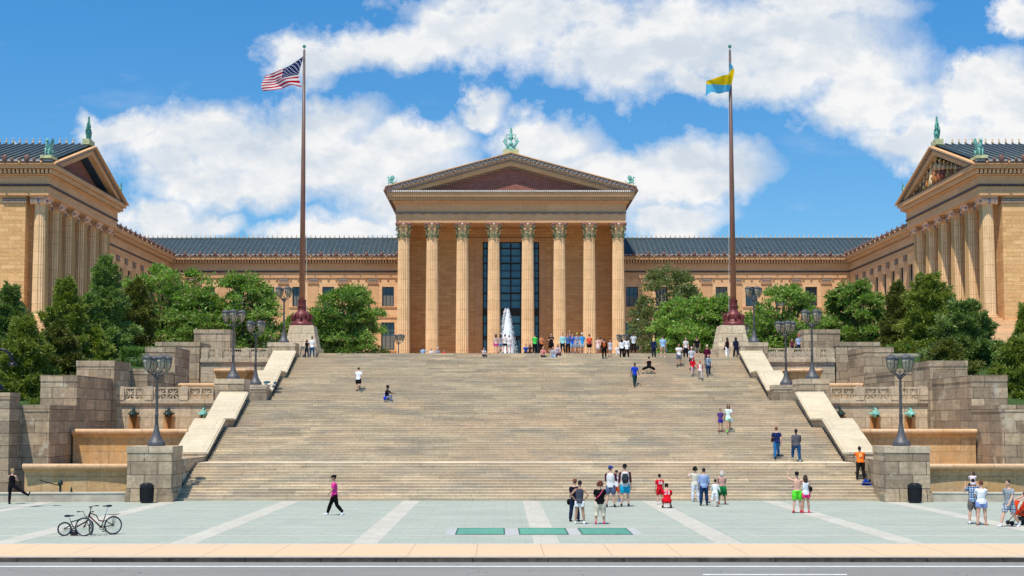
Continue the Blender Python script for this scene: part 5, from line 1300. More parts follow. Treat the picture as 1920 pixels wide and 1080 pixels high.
    for q in (-1, 1): tube(ex, [hv(q*.018, -.092, .038), hv(q*.047, -.082, .038)], [.005, .004], 5, 3)
    hm = M('hair_'+hair)
    ob = bpy.data.objects.new('person', bpy.data.meshes.new('person')); COL.objects.link(ob); ob.location = (X, Y, z)
    tag(ob, lbl, 'person', 'people on the steps and plaza')
    REM.append((ob, b, .019*s, ex, [sk, M('eye_dark'), M('lip'), hm]))
    def part(name, mb, mat, vox=None):
        if vox: o = bpy.data.objects.new(name, bpy.data.meshes.new(name)); COL.objects.link(o); o.parent = ob; REM.append((o, mb, vox*s, None, [mat] if not isinstance(mat, list) else mat)); return o
        return mb.build(name, mat, ob, smooth=True)
    # feet
    for (h_, k_, a_), sx in ((LL, -1), (RL, 1)):
        sh_ = MB(); fdir = V3(0, -1, 0) if pose not in ('stretch',) or sx > 0 else V3(-.25, -.3, .9).normalized()
        shd = (a_-k_).normalized()
        if pose in ('walk', 'walk2', 'run') and shd.y > .3: fdir = V3(0, -.75, -.6).normalized()
        upv = V3(0, 0, 1) if fdir.z < .5 else V3(1, 0, 0)
        base = a_+V3(0, 0, -.03) if fdir.z < .5 else a_+V3(-.03, 0, 0)
        tube(sh_, [base-fdir*.065+upv*.0, base-fdir*.02, base+fdir*.08-upv*.008, base+fdir*.16-upv*.018, base+fdir*.195-upv*.022], [(.03, .035), (.038, .045), (.045, .036), (.042, .026), (.022, .016)], 10, flat=tuple(upv.cross(fdir)))
        tube(sh_, [a_+(k_-a_).normalized()*.05, a_-V3(0, 0, .02)], [.045, .043], 9)
        part('shoe', sh_, cloth(shoes))
    # hair
    hb = MB()
    if hl != 'bald':
        ell(hb, hv(0, .018, .028), (.087, .098, .108), 14, m=M3)
    if hl in ('long', 'bob'):
        L_ = .34 if hl == 'long' else .16
        tube(hb, [hv(0, .05, .03), hv(0, .085, -.06), hv(0, .095, -.06-L_*.5), hv(0, .09, -.06-L_)], [(.08, .05), (.095, .05), (.085, .035), (.05, .02)], 10, flat=(1, 0, 0))
        for q in (-1, 1): tube(hb, [hv(q*.07, 0, .04), hv(q*.085, .02, -.06), hv(q*.08, .04, -.1-L_*.4)], [.03, .03, .018], 7)
    if hl == 'curly':
        rr = random.Random(int(px*7))
        for k in range(34):
            a1, a2 = rr.uniform(0, 6.28), rr.uniform(-.6, 1.5); v_ = V3(math.cos(a1)*math.cos(a2)*.115, math.sin(a1)*math.cos(a2)*.11+.03, math.sin(a2)*.13+.01)
            if v_.y < -.06 and v_.z < .07: continue
            ell(hb, hv(*v_), rr.uniform(.03, .045), 6)
    if hl in ('bun', 'pony'):
        ell(hb, hv(0, .09, .09 if hl == 'bun' else .04), .045, 8)
        if hl == 'pony': tube(hb, [hv(0, .1, .04), hv(0, .15, -.02), hv(0, .14, -.16)], [.03, .035, .01], 7)
    if hb.v: part('hair', hb, hm)
    if hat:
        hc = MB(); ell(hc, hv(0, .008, .055), (.094, .108, .085), 14, m=M3)
        back = -1 if 'back' in extra else 1
        br_ = [hv(x_, -.09*back+(abs(x_)*.5*back), .045) for x_ in (-.07, 0, .07)]
        tube(hc, [hv(0, -.07*back, .052), hv(0, -.13*back, .047), hv(0, -.175*back, .035)], [(.075, .012), (.07, .01), (.045, .006)], 8, flat=(1, 0, 0))
        part('cap', hc, cloth(hat))
    # top
    il = .014; sh = MB(); 
    if top:
        tl = -.07 if topl is None else topl
        tube(sh, [tw(V3(0, 0, tl)), tw(V3(0, 0, .02)), tw(V3(0, 0, .14)), tw(V3(0, 0, .28)), tw(V3(0, 0, .40)), tw(V3(0, 0, .50)), tw(V3(0, 0, .535))],
             [(bw*1.12+il, .125*g+il), (bw*1.1+il, .122*g+il), (wa*1.08+il, .1*g+il), (ch*.97+il, .113*g+il), (ch+il, .116*g+il), (ch*.97+il, .09+il), (.075, .068)], 16, flat=(1, 0, 0))
        sv = MB()
        if sleeve != 'none':
            for (a_, e_, w_) in (LA, RA):
                tgt = sv if sleevecol else sh
                if sleeve == 'short': tube(tgt, [L2(a_, shc, .3), a_, L2(a_, e_, .62)], [.070, .068*g**.4, .062*g**.4], 10)
                elif sleeve == 'mid': tube(tgt, [L2(a_, shc, .3), a_, L2(a_, e_, .6), e_, L2(e_, w_, .4)], [.070, .067, .058, .052, .048], 10)
                else: tube(tgt, [L2(a_, shc, .3), a_, L2(a_, e_, .5), e_, L2(e_, w_, .95)], [.070, .067, .058, .052, .040], 10)
        if not ('shirtless' in extra):
            o = part('shirt', sh, cloth(top), .017)
            if sleevecol and sv.v: sx_ = MB(); sx_.v, sx_.f, sx_.m = sv.v, sv.f, sv.m; part('sleeves', sx_, cloth(sleevecol), .015)
    # bottoms
    bt = MB(); hipt = [tw(V3(0, 0, .06)), V3(0, 0, 0), V3(0, 0, -.09)]
    if bl in ('skirt', 'dress', 'shortskirt'):
        l_ = {'skirt': -.38, 'dress': -.42, 'shortskirt': -.2}[bl]
        tube(bt, [tw(V3(0, 0, .08)), V3(0, 0, 0), V3(0, 0, l_*.5), V3(0, 0, l_)], [(wa+.02, .11*g), (bw*1.12+.02, .135*g), (bw*1.35, .16*g), (bw*1.6, .19*g)], 16, flat=(1, 0, 0))
        part('skirt', bt, cloth(bot))
    elif bl != 'none':
        tube(bt, hipt, [(bw*1.02+.012, .112*g+.012), (bw*1.07+.012, .122*g+.012), (bw*.9, .10*g)], 14, flat=(1, 0, 0))
        ext = {'short': .45, 'shorts': .8, 'capri': 1.35, 'long': 1.93}[bl]; loose = 1.14 if 'tight' not in extra else 1.03
        for (h_, k_, a_) in (LL, RL):
            P_ = [h_+V3(0, 0, .03)]; Rr = [.094*g*loose]
            for t_, r_ in ((.4, .086*g), (.8, .068*g**.7), (1., .062*g**.6), (1.35, .066*g**.6), (1.7, .054), (1.93, .05)):
                if t_ > ext+.01: break
                P_.append(L2(h_, k_, t_) if t_ <= 1 else L2(k_, a_, t_-1)); Rr.append(r_*loose+.008+(.012 if bl in ('shorts', 'capri') else 0))
            if bl == 'short': P_.append(L2(h_, k_, .45)); Rr.append(.088*g*loose+.006)
            tube(bt, P_, Rr, 12)
        part('shorts' if bl in ('short', 'shorts') else 'trousers', bt, cloth(bot), .017)
    # accessories
    for it in extra:
        if it[0] == 'backpack':
            bk = MB(); ell(bk, tw(V3(0, .19, .27)), (.145, .10, .21), 14); ell(bk, tw(V3(0, .265, .2)), (.1, .05, .11), 10)
            for q in (-1, 1): tube(bk, [tw(V3(q*.09, .13, .43)), tw(V3(q*.11, 0, .53)), tw(V3(q*.11, -.12, .4)), tw(V3(q*.11, -.09, .18)), tw(V3(q*.1, .12, .1))], [(.024, .01)]*5, 6)
            part('backpack', bk, cloth(it[1]))
        if it[0] == 'bag':
            sx = it[2]; bg_ = MB(); ell(bg_, tw(V3(sx*(bw+.09), .03, it[3] if len(it) > 3 else .0)), (.075, .12, .13), 12); tube(bg_, [tw(V3(sx*(bw+.06), .02, .08)), tw(V3(sx*.1, .11, .35)), tw(V3(-sx*.08, .03, .54)), tw(V3(-sx*.0, -.13, .38)), tw(V3(sx*(bw+.03), -.06, .08))], [(.012, .02)]*5, 6)
            part('shoulder_bag', bg_, cloth(it[1]))
        if it[0] == 'strap':
            st_ = MB(); tube(st_, [tw(V3(-.13, .10, .52)), tw(V3(-.05, .142*g**.5, .40)), tw(V3(.06, .14*g, .26)), tw(V3(.16*g, .10*g, .12))], [(.02, .008)]*4, 6, flat=(1, 0, .6)); part('strap', st_, cloth(it[1]))
        if it[0] == 'number':
            nb = it[1]; curve_text(nb, ob, Tm(tw(V3(0, .142*g, .36))), .2*s, rot, it[2] if len(it) > 2 else '#ffffff')
        if it[0] == 'panel':
            pn = MB(); tube(pn, [tw(V3(0, .105, .43)), tw(V3(0, .118, .3)), tw(V3(0, .112, .16))], [(.085, .03), (.09, .03), (.085, .03)], 12, flat=(1, 0, 0)); part('back_print', pn, cloth(it[1]))
        if it[0] == 'belt_jacket':
            jk = MB()
            for k in range(7):
                x_ = -.15+.05*k; tube(jk, [V3(x_, .11-abs(x_)*.3, .06), V3(x_*1.3, .17, -.12), V3(x_*1.7+.02, .16, -.42-.03*(k % 3))], [(.045, .02), (.055, .025), (.035, .015)], 7, flat=(1, 0, 0))
            tube(jk, [V3(-.16, 0, .07), V3(0, .12, .08), V3(.16, 0, .07), V3(.02, -.13, .05)], .025, 7); part('tied_jacket', jk, cloth(it[1]))
        if it[0] == 'hanging_bag':
            sx = it[2]; w_ = RA[2] if sx > 0 else LA[2]; hb_ = MB(); ell(hb_, w_+V3(0, 0, -.26), (.09, .1, .14), 12); tube(hb_, [w_+V3(0, .05, -.15), w_+V3(0, 0, -.04), w_+V3(0, -.05, -.15)], .01, 5); part('hand_bag', hb_, cloth(it[1]))
    J.update(LA=LA, RA=RA, T=Tm, ob=ob, s=s); return J
def curve_text(txt, parent, loc, size, rot, hexc):
    cu = bpy.data.curves.new('number', 'FONT'); cu.body = txt; cu.size = size*1.35; cu.align_x = 'CENTER'; cu.align_y = 'CENTER'; cu.extrude = .006; cu.offset = .004
    o = bpy.data.objects.new('tmp', cu); dg = bpy.context.evaluated_depsgraph_get(); COL.objects.link(o); dg.update()
    me = bpy.data.meshes.new_from_object(o.evaluated_get(dg)); bpy.data.objects.remove(o)
    me.materials.clear(); me.materials.append(cloth(hexc))
    n = bpy.data.objects.new('number', me); COL.objects.link(n); n.parent = parent
    n.location = Vector(loc)-parent.location; n.rotation_euler = (R(90), 0, R(rot-180))
def fuse_all():
    tmp = []
    for (o, mb, vox, ex, mats) in REM:
        me = mb.mesh(o.name, mats[0], (0, 0, 0)); t_ = bpy.data.objects.new('tmpfuse', me); COL.objects.link(t_)
        md = t_.modifiers.new('r', 'REMESH'); md.mode = 'VOXEL'; md.voxel_size = vox; md.use_smooth_shade = True
        sm = t_.modifiers.new('s', 'SMOOTH'); sm.factor = .5; sm.iterations = 2
        tmp.append(t_)
    dg = bpy.context.evaluated_depsgraph_get(); dg.update()
    for t_, (o, mb, vox, ex, mats) in zip(tmp, REM):
        me = bpy.data.meshes.new_from_object(t_.evaluated_get(dg)); 
        off = o.location if o.parent is None else o.parent.location
        n = len(me.vertices); co = np.empty(n*3, np.float32); me.vertices.foreach_get('co', co); co = co.reshape(-1, 3)
        np_ = len(me.polygons); lt = np.empty(np_, np.int32); me.polygons.foreach_get('loop_total', lt); lv = np.empty(len(me.loops), np.int32); me.loops.foreach_get('vertex_index', lv)
        fs = []; k = 0
        lvl = lv.tolist()
        for c in lt.tolist(): fs.append(tuple(lvl[k:k+c])); k += c
        full = MB(); full.v = [tuple(p) for p in co.tolist()]; full.f = fs; full.m = [0]*len(fs)
        if ex is not None: full.merge(ex)
        m2 = full.mesh(o.name, mats, tuple(off), smooth=True); old = o.data; o.data = m2
        bpy.data.meshes.remove(old)
        a = t_.data; bpy.data.objects.remove(t_); bpy.data.meshes.remove(a); bpy.data.meshes.remove(me)
P = person
B_ = 180
# --- on the plaza
P(22, 945, 1.66, 178, 'stretch', 'woman in black sports top and leggings with one leg raised on the pool curb', hair='blonde', hl='bun', top='#17151a', sleeve='none', bot='#17161d', bl='long', shoes='#1b1b1e', extra=('tight',), female=True)
P(627, 966, 1.72, -80, 'walk', 'woman in a bright pink shirt, black trousers and cap walking left across the plaza', skin='tan', hair='dark', hl='bun', top='#f0409a', bot='#0e0e10', shoes='#f2f2f4', hat='#17181c', female=True, fat=1.05)
P(1077, 978, 1.66, 160, 'phone', 'woman in navy top and jeans with a dotted bag facing the girl in grey', hair='red', hl='bun', top='#1a1c30', bot='#1c2a44', shoes='#20242e', extra=(('bag', '#1b1b1f', 1, -.1),), female=True, headturn=60)
P(1087, 983, 1.66, 170, 'akimbo', 'girl in grey sleeveless top and white shorts with a black hair bun', skin='tan', hair='black', hl='bun', top='#4d4f5c', sleeve='none', bot='#f2f2f4', bl='short', shoes='#f6f6f6', female=True, headturn=30)
P(1125, 983, 1.62, 180, 'phone', 'stout woman in black tee and beige capris with a pink strap and pink shoes', hair='red', hl='curly', top='#121214', bot='#e0d6bd', bl='capri', shoes='#e0557c', extra=(('strap', '#e0527a'),), female=True, fat=1.32)
P(1145, 951, 1.88, 165, 'phone', 'tall man in blue cap and white shirt with maroon sleeves and grey-blue shorts', hair='brown', top='#e8e6e4', sleeve='mid', sleevecol='#6b2f3c', bot='#5a6a86', bl='shorts', shoes='#2a2a30', hat='#2b48a0', headturn=-40)
P(1156, 938, 1.52, 5, 'phone', 'boy in white shirt and orange shorts facing the camera between two taller men', hair='dark', top='#efe9ea', bot='#f0561e', bl='shorts', shoes='#2c86c8', hat='#1c1d28', Y=63.4, z=0)
P(1172, 950, 1.94, 178, 'stand', 'man in black cap with a dark backpack and turquoise shorts', hair='dark', top='#e6e2e2', sleeve='mid', sleevecol='#5d2c36', bot='#22a9cf', bl='shorts', shoes='#3a2c2e', hat='#15161a', extra=(('backpack', '#33383a'),), headturn=-20)
P(1237, 946, 1.42, 190, 'stand', 'boy in a red jersey with white number, standing beside the crouching man in red', hair='dark', top='#d8172a', bot='#c01c28', bl='shorts', shoes='#dfe5e2', hat='#191a20', extra=(('number', '16'),))
P(1251, 953, 1.72, 178, 'squat', 'crouching man in a red jersey with white number and black cap', hair='dark', top='#dd1526', bot='#cf1a28', bl='shorts', shoes='#2b2320', hat='#181a20', extra=(('number', '23'),))
P(1304, 941, 1.68, 175, 'handupR', 'woman with dark curly hair, cream top and white trousers, hand raised to her head', hair='black', hl='curly', top='#e4dccb', bot='#e6e8f2', shoes='#eceaf0', sleeve='short', female=True)
P(1320, 948, 1.74, 180, 'stand', 'man in a light blue shirt and jeans between the woman in white and the child', hair='dark', top='#9fb6dd', sleeve='mid', bot='#1f3a63', shoes='#2f4a2c')
P(1341, 950, 1.24, 150, 'kick', 'small child in white clothes and dark cap lifting one foot', hair='dark', top='#eef0ee', sleeve='long', bot='#eceeee', bl='capri', shoes='#3b3f38', hat='#181d30')
P(1354, 946, 1.58, 172, 'phone', 'woman in pink top with a green jacket tied round her waist', hair='grey', hl='bob', top='#d9a79a', bot='#146a3c', bl='shortskirt', shoes='#a03a34', extra=(('belt_jacket', '#0f6b3a'),), female=True, skin='tan')
P(1495, 962, 1.76, 180, 'armup_hug', 'shirtless man in bright green shorts with one arm raised to his black cap', top=None, bot='#63e23a', bl='shorts', shoes='#c73a48', hat='#1c1d22', hair='dark', extra=('back', 'shirtless'), skin='light')
P(1511, 962, 1.62, 182, 'hugL', 'woman in white top and hot pink shorts embraced by the shirtless man', hair='dark', hl='long', top='#e9ebf2', sleeve='none', bot='#f2357e', bl='short', shoes='#e2426e', skin='tan', extra=(('bag', '#17171b', -1, .2),), female=True)
jd = P(1826, 983, 1.76, 172, 'shoulder_child', 'man in a blue plaid shirt and grey shorts carrying a small child on his shoulders', hair='dark', top='plaid#1f6fa8', bot='#716b6a', bl='shorts', shoes='#f3f1f2', headturn=-20)
P(1841, 985, 1.68, 176, 'phone', 'woman in white tee and pale blue shorts standing beside the man carrying a child', hair='red', hl='bun', top='#f4f5fa', bot='#8fa4dd', bl='short', shoes='#d99b86', female=True, fat=1.18)
P(1893, 988, 1.80, -62, 'walk', 'man in grey tee and checked shorts walking left beside the red stroller', hair='dark', top='#9aa1a6', bot='plaid#8c9cb0', bl='shorts', shoes='#dfe0ea', fat=1.05)
q = jd['T'](V3(0, .03, .60))
P(1823, 903, .98, 172, 'onshoulders', 'small child in pale pink riding on the shoulders of the man in plaid', hair='brown', hl='bob', top='#f3dfe6', bot='#2a3350', bl='long', shoes='#e5c5cf', Y=q[1]+.03, z=q[2]-.02, X=q[0], headturn=60)
# plaid on the shirt of the father: pocket lines as a vest of stripes
# --- on the stairs
P(1614, 901, 1.76, 172, 'bend', 'worker in an orange shirt and dark trousers sweeping the steps beside the right foot pier', skin='dark', hair='black', top='#ff7a2a', bot='#2c2823', shoes='#3a2a1c', extra=(('panel', '#ffab6a'),), fat=1.1, headturn=-30)
P(1457, 861, 1.78, 180, 'climb', 'man in navy tee and blue jeans with a brown side bag climbing the lower steps', hair='red', top='#1c2c5e', bot='#2f6fa8', shoes='#20242b', extra=(('bag', '#2d2018', 1, .14),))
P(1494, 866, 1.80, 180, 'climb2', 'man in a grey shirt and jeans climbing the lower steps', skin='dark', hair='black', top='#5b5a62', sleeve='mid', bot='#22507e', shoes='#c8c4bd', fat=1.12)
P(1351, 812, 1.38, 5, 'stand', 'girl in a purple shirt and blue shorts coming down the steps', skin='tan', hair='dark', hl='pony', top='#5a3f86', bot='#3437b8', bl='short', shoes='#8a4555', female=True)
P(1366, 812, 1.68, 0, 'walk', 'woman in white tee and mint shorts coming down the steps with a bag', skin='tan', hair='dark', hl='long', top='#e8f7f2', bot='#a8e2c2', bl='short', shoes='#62dd52', extra=(('bag', '#dfe4f4', 1, -.15),), female=True)
P(672, 736, 1.74, 180, 'run', 'runner in white tee and black shorts going up the left side of the stairs', hair='dark', top='#eef1f8', bot='#16161c', bl='shorts', shoes='#24222a')
P(725, 752, 1.74, 75, 'kneesit', 'seated man in black cap and blue-black shirt hugging his knee on the stairs', skin='dark', hair='black', top='#15161c', bot='#7b7f92', shoes='#d9d6cf', hat='#16161a', extra=(('bag', '#2448c8', -1, .0),))
P(1190, 727, 1.74, 15, 'walk', 'man in a royal blue tee and dark teal trousers coming down the upper steps', skin='dark', hair='black', top='#1f45c8', bot='#1c3d44', shoes='#191a22', headturn=-40)
P(1217, 704, 1.66, 180, 'sumo', 'person in black top and shorts squatting wide on the upper steps', hair='dark', hl='short', top='#141418', sleeve='none', bot='#111114', bl='capri', shoes='#2a2226')
P(1273, 688, 1.76, 8, 'phone', 'man in white shirt and grey shorts looking down at his hands on the stairs', hair='black', skin='tan', top='#f4f3f5', bot='#6c7484', bl='shorts', shoes='#3a2c24')
P(1297, 694, 1.74, 0, 'stand', 'man in a light grey tee and dark shorts behind the two children in red caps', hair='grey', top='#c5cad2', bot='#3a3f4a', bl='shorts', shoes='#2a2226')
P(1299, 707, 1.40, 8, 'walk', 'child in red cap and red jersey with pinkish trousers, left of the pair', hair='dark', top='#d4142a', bot='#b7a4a6', shoes='#33323a', hat='#d0152a', sleeve='mid')
P(1313, 713, 1.38, 0, 'walk2', 'child in red cap and red-sleeved white jersey with grey trousers, right of the pair', hair='dark', top='#efe4e2', sleeve='mid', sleevecol='#d61a2c', bot='#b2abab', shoes='#2f2c30', hat='#d0152a')
P(1328, 707, 1.66, 0, 'walk', 'woman in a teal plaid shirt and jeans in front of the man in maroon', hair='brown', hl='long', top='plaid#2f6a84', sleeve='mid', bot='#223457', shoes='#3a2620', extra=(('bag', '#4a3038', 1, .1),), female=True)
P(1326, 690, 1.78, 0, 'stand', 'man with white hair in a maroon shirt behind the woman in teal plaid', hair='grey', top='#5a1a34', sleeve='mid', bot='#3b3c48', shoes='#2a2226')
TOPL = 102.6
def up(px, H, rot, pose, lbl, Y=TOPL, **k): return P(px, 672, H, rot, pose, lbl, Y=Y, z=stair_z(Y), **k)
up(585, 1.70, 180, 'stand', 'man in white tee and blue jeans on the top landing beside the left flagpole plinth', hair='dark', top='#f7f6f8', bot='#22507a', shoes='#24262c')
up(575, 1.50, 150, 'phone', 'brown-haired woman half hidden beside the man in white at the left flagpole plinth', hair='red', hl='bob', top='#2b2626', bot='#2b3344', shoes='#24262c', female=True, Y=103.2)
up(1286, 1.66, 0, 'stand', 'woman in a white patterned tee and dark trousers at the top of the stairs', hair='brown', hl='long', top='#dcd8d4', bot='#22222c', shoes='#24262c', female=True, Y=103)
up(1307, 1.72, 175, 'stand', 'man in black tee and grey shorts seen from behind at the stair top', hair='brown', top='#18171c', bot='#7a7668', bl='shorts', shoes='#24201e', Y=103.1)
up(1226, 1.66, 180, 'walk', 'woman with long blonde hair in navy top and dark jeans on the top landing', hair='blonde', hl='long', top='#1b2850', sleeve='long', bot='#1d2638', shoes='#24262c', female=True)
up(1243, 1.78, 180, 'stand', 'man in light blue shirt and khaki shorts right of the blonde woman', hair='brown', top='#9cc6ea', bot='#b39a78', bl='shorts', shoes='#e2ddd6', extra=(('hanging_bag', '#6a8aa2', -1),), fat=1.1)
up(1364, 1.68, 180, 'walk', 'woman in black top and white trousers walking toward the right flagpole', hair='brown', hl='long', top='#1d1719', sleeve='none', bot='#f0eef0', shoes='#dfdcd8', extra=(('bag', '#2c1d1f', 1, -.1),), female=True)
up(1380, 1.70, 180, 'walk2', 'woman in navy outfit with long dark hair, right of the one in white trousers', hair='dark', hl='long', top='#1c2340', sleeve='mid', bot='#1a2038', shoes='#e6e2d4', extra=(('bag', '#232635', -1, .05),), female=True)
up(1133, 1.60, 178, 'climb', 'dark-clothed walker with an orange-brown backpack stepping onto the top landing', hair='dark', top='#1a181b', sleeve='long', bot='#141418', shoes='#4a5a6a', extra=(('backpack', '#b0562c'),), Y=101.6)
up(1144, 1.42, 20, 'stand', 'girl in a pale grey dress near the walker with the orange-brown backpack', hair='brown', hl='long', top='#c9cbd4', bot='#c5c8d2', bl='shortskirt', shoes='#a0525c', female=True, Y=102)
up(1166, 1.52, 180, 'stand', 'woman in white top and black trousers with long dark hair on the top landing', hair='black', hl='long', top='#f2f2f4', sleeve='long', bot='#0f0f12', shoes='#18181a', female=True)
up(1175, 1.66, 178, 'handupR', 'woman in a flowing white blouse and black trousers, arm out, on the top landing', hair='brown', hl='long', top='#f6f5f7', sleeve='long', topl=-.2, bot='#141416', shoes='#2a2828', female=True, fat=1.1)
CY = 106.2
def crest(px, H, rot, pose, lbl, Y=CY, **k): return P(px, 662, H, rot, pose, lbl, Y=Y, z=TOPZ, **k)
crest(930, 1.62, 180, 'hugR', 'girl in bright pink shorts, first of four girls in front of the fountain', hair='brown', hl='long', top='#d9b6b0', sleeve='none', bot='#f0309a', bl='short', shoes='#b0343c', female=True)
crest(938.5, 1.60, 180, 'hugR', 'girl in blue shorts, second of four girls in front of the fountain', hair='dark', hl='long', top='#a39aa2', sleeve='none', bot='#5c86b8', bl='short', shoes='#2c2426', female=True)
crest(947, 1.60, 180, 'hugR', 'girl in black skirt, third of four girls in front of the fountain', hair='dark', hl='pony', top='#e2dcda', sleeve='none', bot='#1a181c', bl='shortskirt', shoes='#2c2426', female=True)
crest(954.5, 1.52, 180, 'stand', 'girl in white top and pale shorts, fourth of four girls in front of the fountain', hair='brown', hl='bun', top='#e8e0e0', bot='#c9c4cc', bl='short', shoes='#2c2426', female=True)
crest(1003, 1.62, 178, 'phone', 'person in a bright green tee and black trousers on the crest of the stairs', hair='dark', top='#48d25a', bot='#141419', shoes='#24262c', extra=(('hanging_bag', '#b03048', -1),))
crest(1015, 1.56, 30, 'phone', 'person in an orange vest and black trousers beside the one in green', hair='dark', top='#f08a5a', sleeve='none', bot='#151518', shoes='#24262c', skin='tan')
crest(1033.5, 1.68, 0, 'phone', 'woman in a dark purple-black dress standing with folded hands on the crest', hair='black', top='#2a1c26', bot='#1c1618', bl='dress', shoes='#2a2226', female=True, fat=1.2)
crest(1055, 1.70, 0, 'stand', 'man in a pale aqua shirt and dark trousers, leftmost of the five in blue', hair='brown', top='#a8dcdc', sleeve='long', bot='#20242c', shoes='#24262c')
crest(1065, 1.64, 0, 'handupR', 'man in a slate blue shirt and dark trousers, second of the five in blue', hair='brown', top='#4a6ea8', bot='#14161e', shoes='#24262c')
crest(1073.5, 1.66, 0, 'armup', 'man in a royal blue tee with one arm up, third of the five in blue', hair='brown', top='#1c62d0', bot='#8fb0d0', bl='shorts', shoes='#5078a8')
crest(1082, 1.70, 0, 'stand', 'man in a checked blue shirt and yellow cap, fourth of the five in blue', hair='brown', top='plaid#2c5aa2', bot='#9fb4cc', bl='shorts', shoes='#7a4438', hat='#c8cc30')
crest(1091.5, 1.70, 0, 'stand', 'man in a sky blue tee and white cap, rightmost of the five in blue', hair='brown', top='#3f9ee0', bot='#b5c6d2', bl='shorts', shoes='#c2b4a6', hat='#eef0ee')
crest(1105, 1.58, 182, 'stand', 'person with an orange-red backpack and black shorts on the crest', hair='brown', top='#e8604a', bot='#1a1a1c', bl='shorts', shoes='#24262c', extra=(('backpack', '#e2573c'),), fat=1.1)
crest(1121, 1.34, 10, 'stand', 'small woman in a pale pink dress on the crest, right of the orange-red backpack', hair='brown', hl='long', top='#efc9c4', bot='#efe2e2', bl='dress', shoes='#a0525c', female=True)
crest(1126, 1.48, 178, 'stand', 'woman in a coral top behind the one in pale pink on the crest', hair='brown', hl='bob', top='#e8a890', bot='#3b2a34', shoes='#24262c', female=True, Y=107.2)
crest(1188, 1.70, 178, 'photo', 'man in a pale grey tee holding a camera up before the rightmost column', hair='black', skin='tan', top='#cdd6dc', bot='#2a1618', shoes='#24262c', extra=(('hanging_bag', '#d0342c', -1),))
def seat(px, rot, pose, lbl, Y, H=1.68, dz=.0, **k): return P(px, 665, H, rot, pose, lbl, Y=Y, z=(stair_z(Y) if Y < 105.6 else TOPZ)+dz, **k)
seat(1018, 10, 'sit', 'seated woman in a coral and white top, left of the seated pair', 104.9, hair='red', hl='bob', top='#d88a84', bot='#1d2a34', shoes='#2a2226', female=True)
seat(1038, -8, 'sit', 'seated man in grey top and pale jeans at the top step', 104.9, hair='dark', top='#a9acb4', sleeve='long', bot='#8fb4da', shoes='#2a2226')
seat(1046, 5, 'sit', 'seated woman in purple and white with a blue bag behind the man in pale jeans', 105.5, H=1.6, hair='brown', hl='long', top='#cdb9c2', bot='#4a2a44', shoes='#2a2226', female=True)
seat(907, 20, 'sit', 'lone small figure in black and white sitting at the top step left of the fountain', 105.2, H=1.25, hair='dark', top='#d8d2d0', bot='#1b1b22', shoes='#2a2226')
seat(986, 0, 'sit', 'figure in blue sitting on the crest right of the fountain', 106.6, H=1.5, hair='dark', hl='short', top='#2c4f9e', bot='#2a2a30', shoes='#2a2226')
seat(994, -10, 'sit', 'dark-haired figure in brown sitting on the crest beside the one in blue', 106.8, H=1.55, hair='dark', hl='long', top='#4a3026', bot='#2a2226', shoes='#2a2226', female=True)
seat(1158, 0, 'sit', 'figure in white sitting on the crest left of the women in black trousers', 106.0, H=1.3, hair='brown', top='#e8e6ea', bot='#d8d4d6', shoes='#2a2226')
def behind(px, H, rot, pose, lbl, Y, **k): return P(px, 650, H, rot, pose, lbl, Y=Y, z=TOPZ, **k)
behind(793, 1.74, 178, 'hug', 'man in a light blue shirt behind the crest, arm stretched left', 127, hair='dark', top='#9fc2ec', bot='#2a3344', shoes='#24262c')
behind(809, 1.62, 0, 'stand', 'person in white seen from the chest up behind the crest', 127, hair='brown', top='#f0ecee', bot='#2a3344', shoes='#24262c')
behind(821, 1.66, 0, 'stand', 'person in grey-blue with a pale hat behind the crest', 127, hair='brown', top='#9aa4b8', bot='#2a3344', shoes='#24262c', hat='#f0e0dc')
behind(832.5, 1.40, 0, 'stand', 'child in a red shirt just visible behind the crest', 126, hair='dark', top='#e01c1c', bot='#2a3344', shoes='#24262c')
behind(1497, 1.55, 0, 'stand', 'person in red cap and pale blue shirt behind the upper right balustrade', 106.6, hair='brown', top='#a8b8dc', bot='#2a3344', shoes='#24262c', hat='#d83a34')
behind(1485, 1.30, 0, 'stand', 'child in dark clothes behind the upper right balustrade', 106.8, hair='brown', top='#6a3030', bot='#2a3344', shoes='#24262c')
# --- broom and dustpan of the worker
Xw, Yw = xx(1630, 890, 66.3), 66.3
zb_ = stair_z(Yw)
e = empty('broom', (Xw, Yw, zb_), 'long-handled broom held by the worker in orange', 'broom')
MB().tube([(Xw-.18, Yw-.35, zb_+1.0), (Xw+.12, Yw+.1, zb_+.16)], .014, 6).build('handle', M('dark_frame'), e)
MB().box(Xw-.02, Xw+.26, Yw+.06, Yw+.16, zb_+.02, zb_+.16).build('bristles', M('dark_frame'), e)
Xd = xx(1624, 890, 65.95); zd = stair_z(65.95)
e = empty('dustpan', (Xd, 65.95, zd), 'blue dustpan standing on the step at the feet of the worker in orange', 'dustpan')
mb = MB().prism([(Xd-.22, zd+.005), (Xd+.22, zd+.005), (Xd+.19, zd+.16), (Xd+.05, zd+.34), (Xd-.05, zd+.34), (Xd-.19, zd+.16)], 'y', 66.0, 66.03)
mb.box(Xd-.22, Xd+.22, 65.8, 66.0, zd+.005, zd+.02).box(Xd-.23, Xd-.21, 65.8, 66.0, zd+.02, zd+.12).box(Xd+.21, Xd+.23, 65.8, 66.0, zd+.02, zd+.12)
mb.build('pan', cloth('#1c4fb4'), e); MB().tube([(Xd, 66.0, zd+.3), (Xd, 66.02, zd+.75)], .013, 6).build('handle', M('dark_frame'), e)
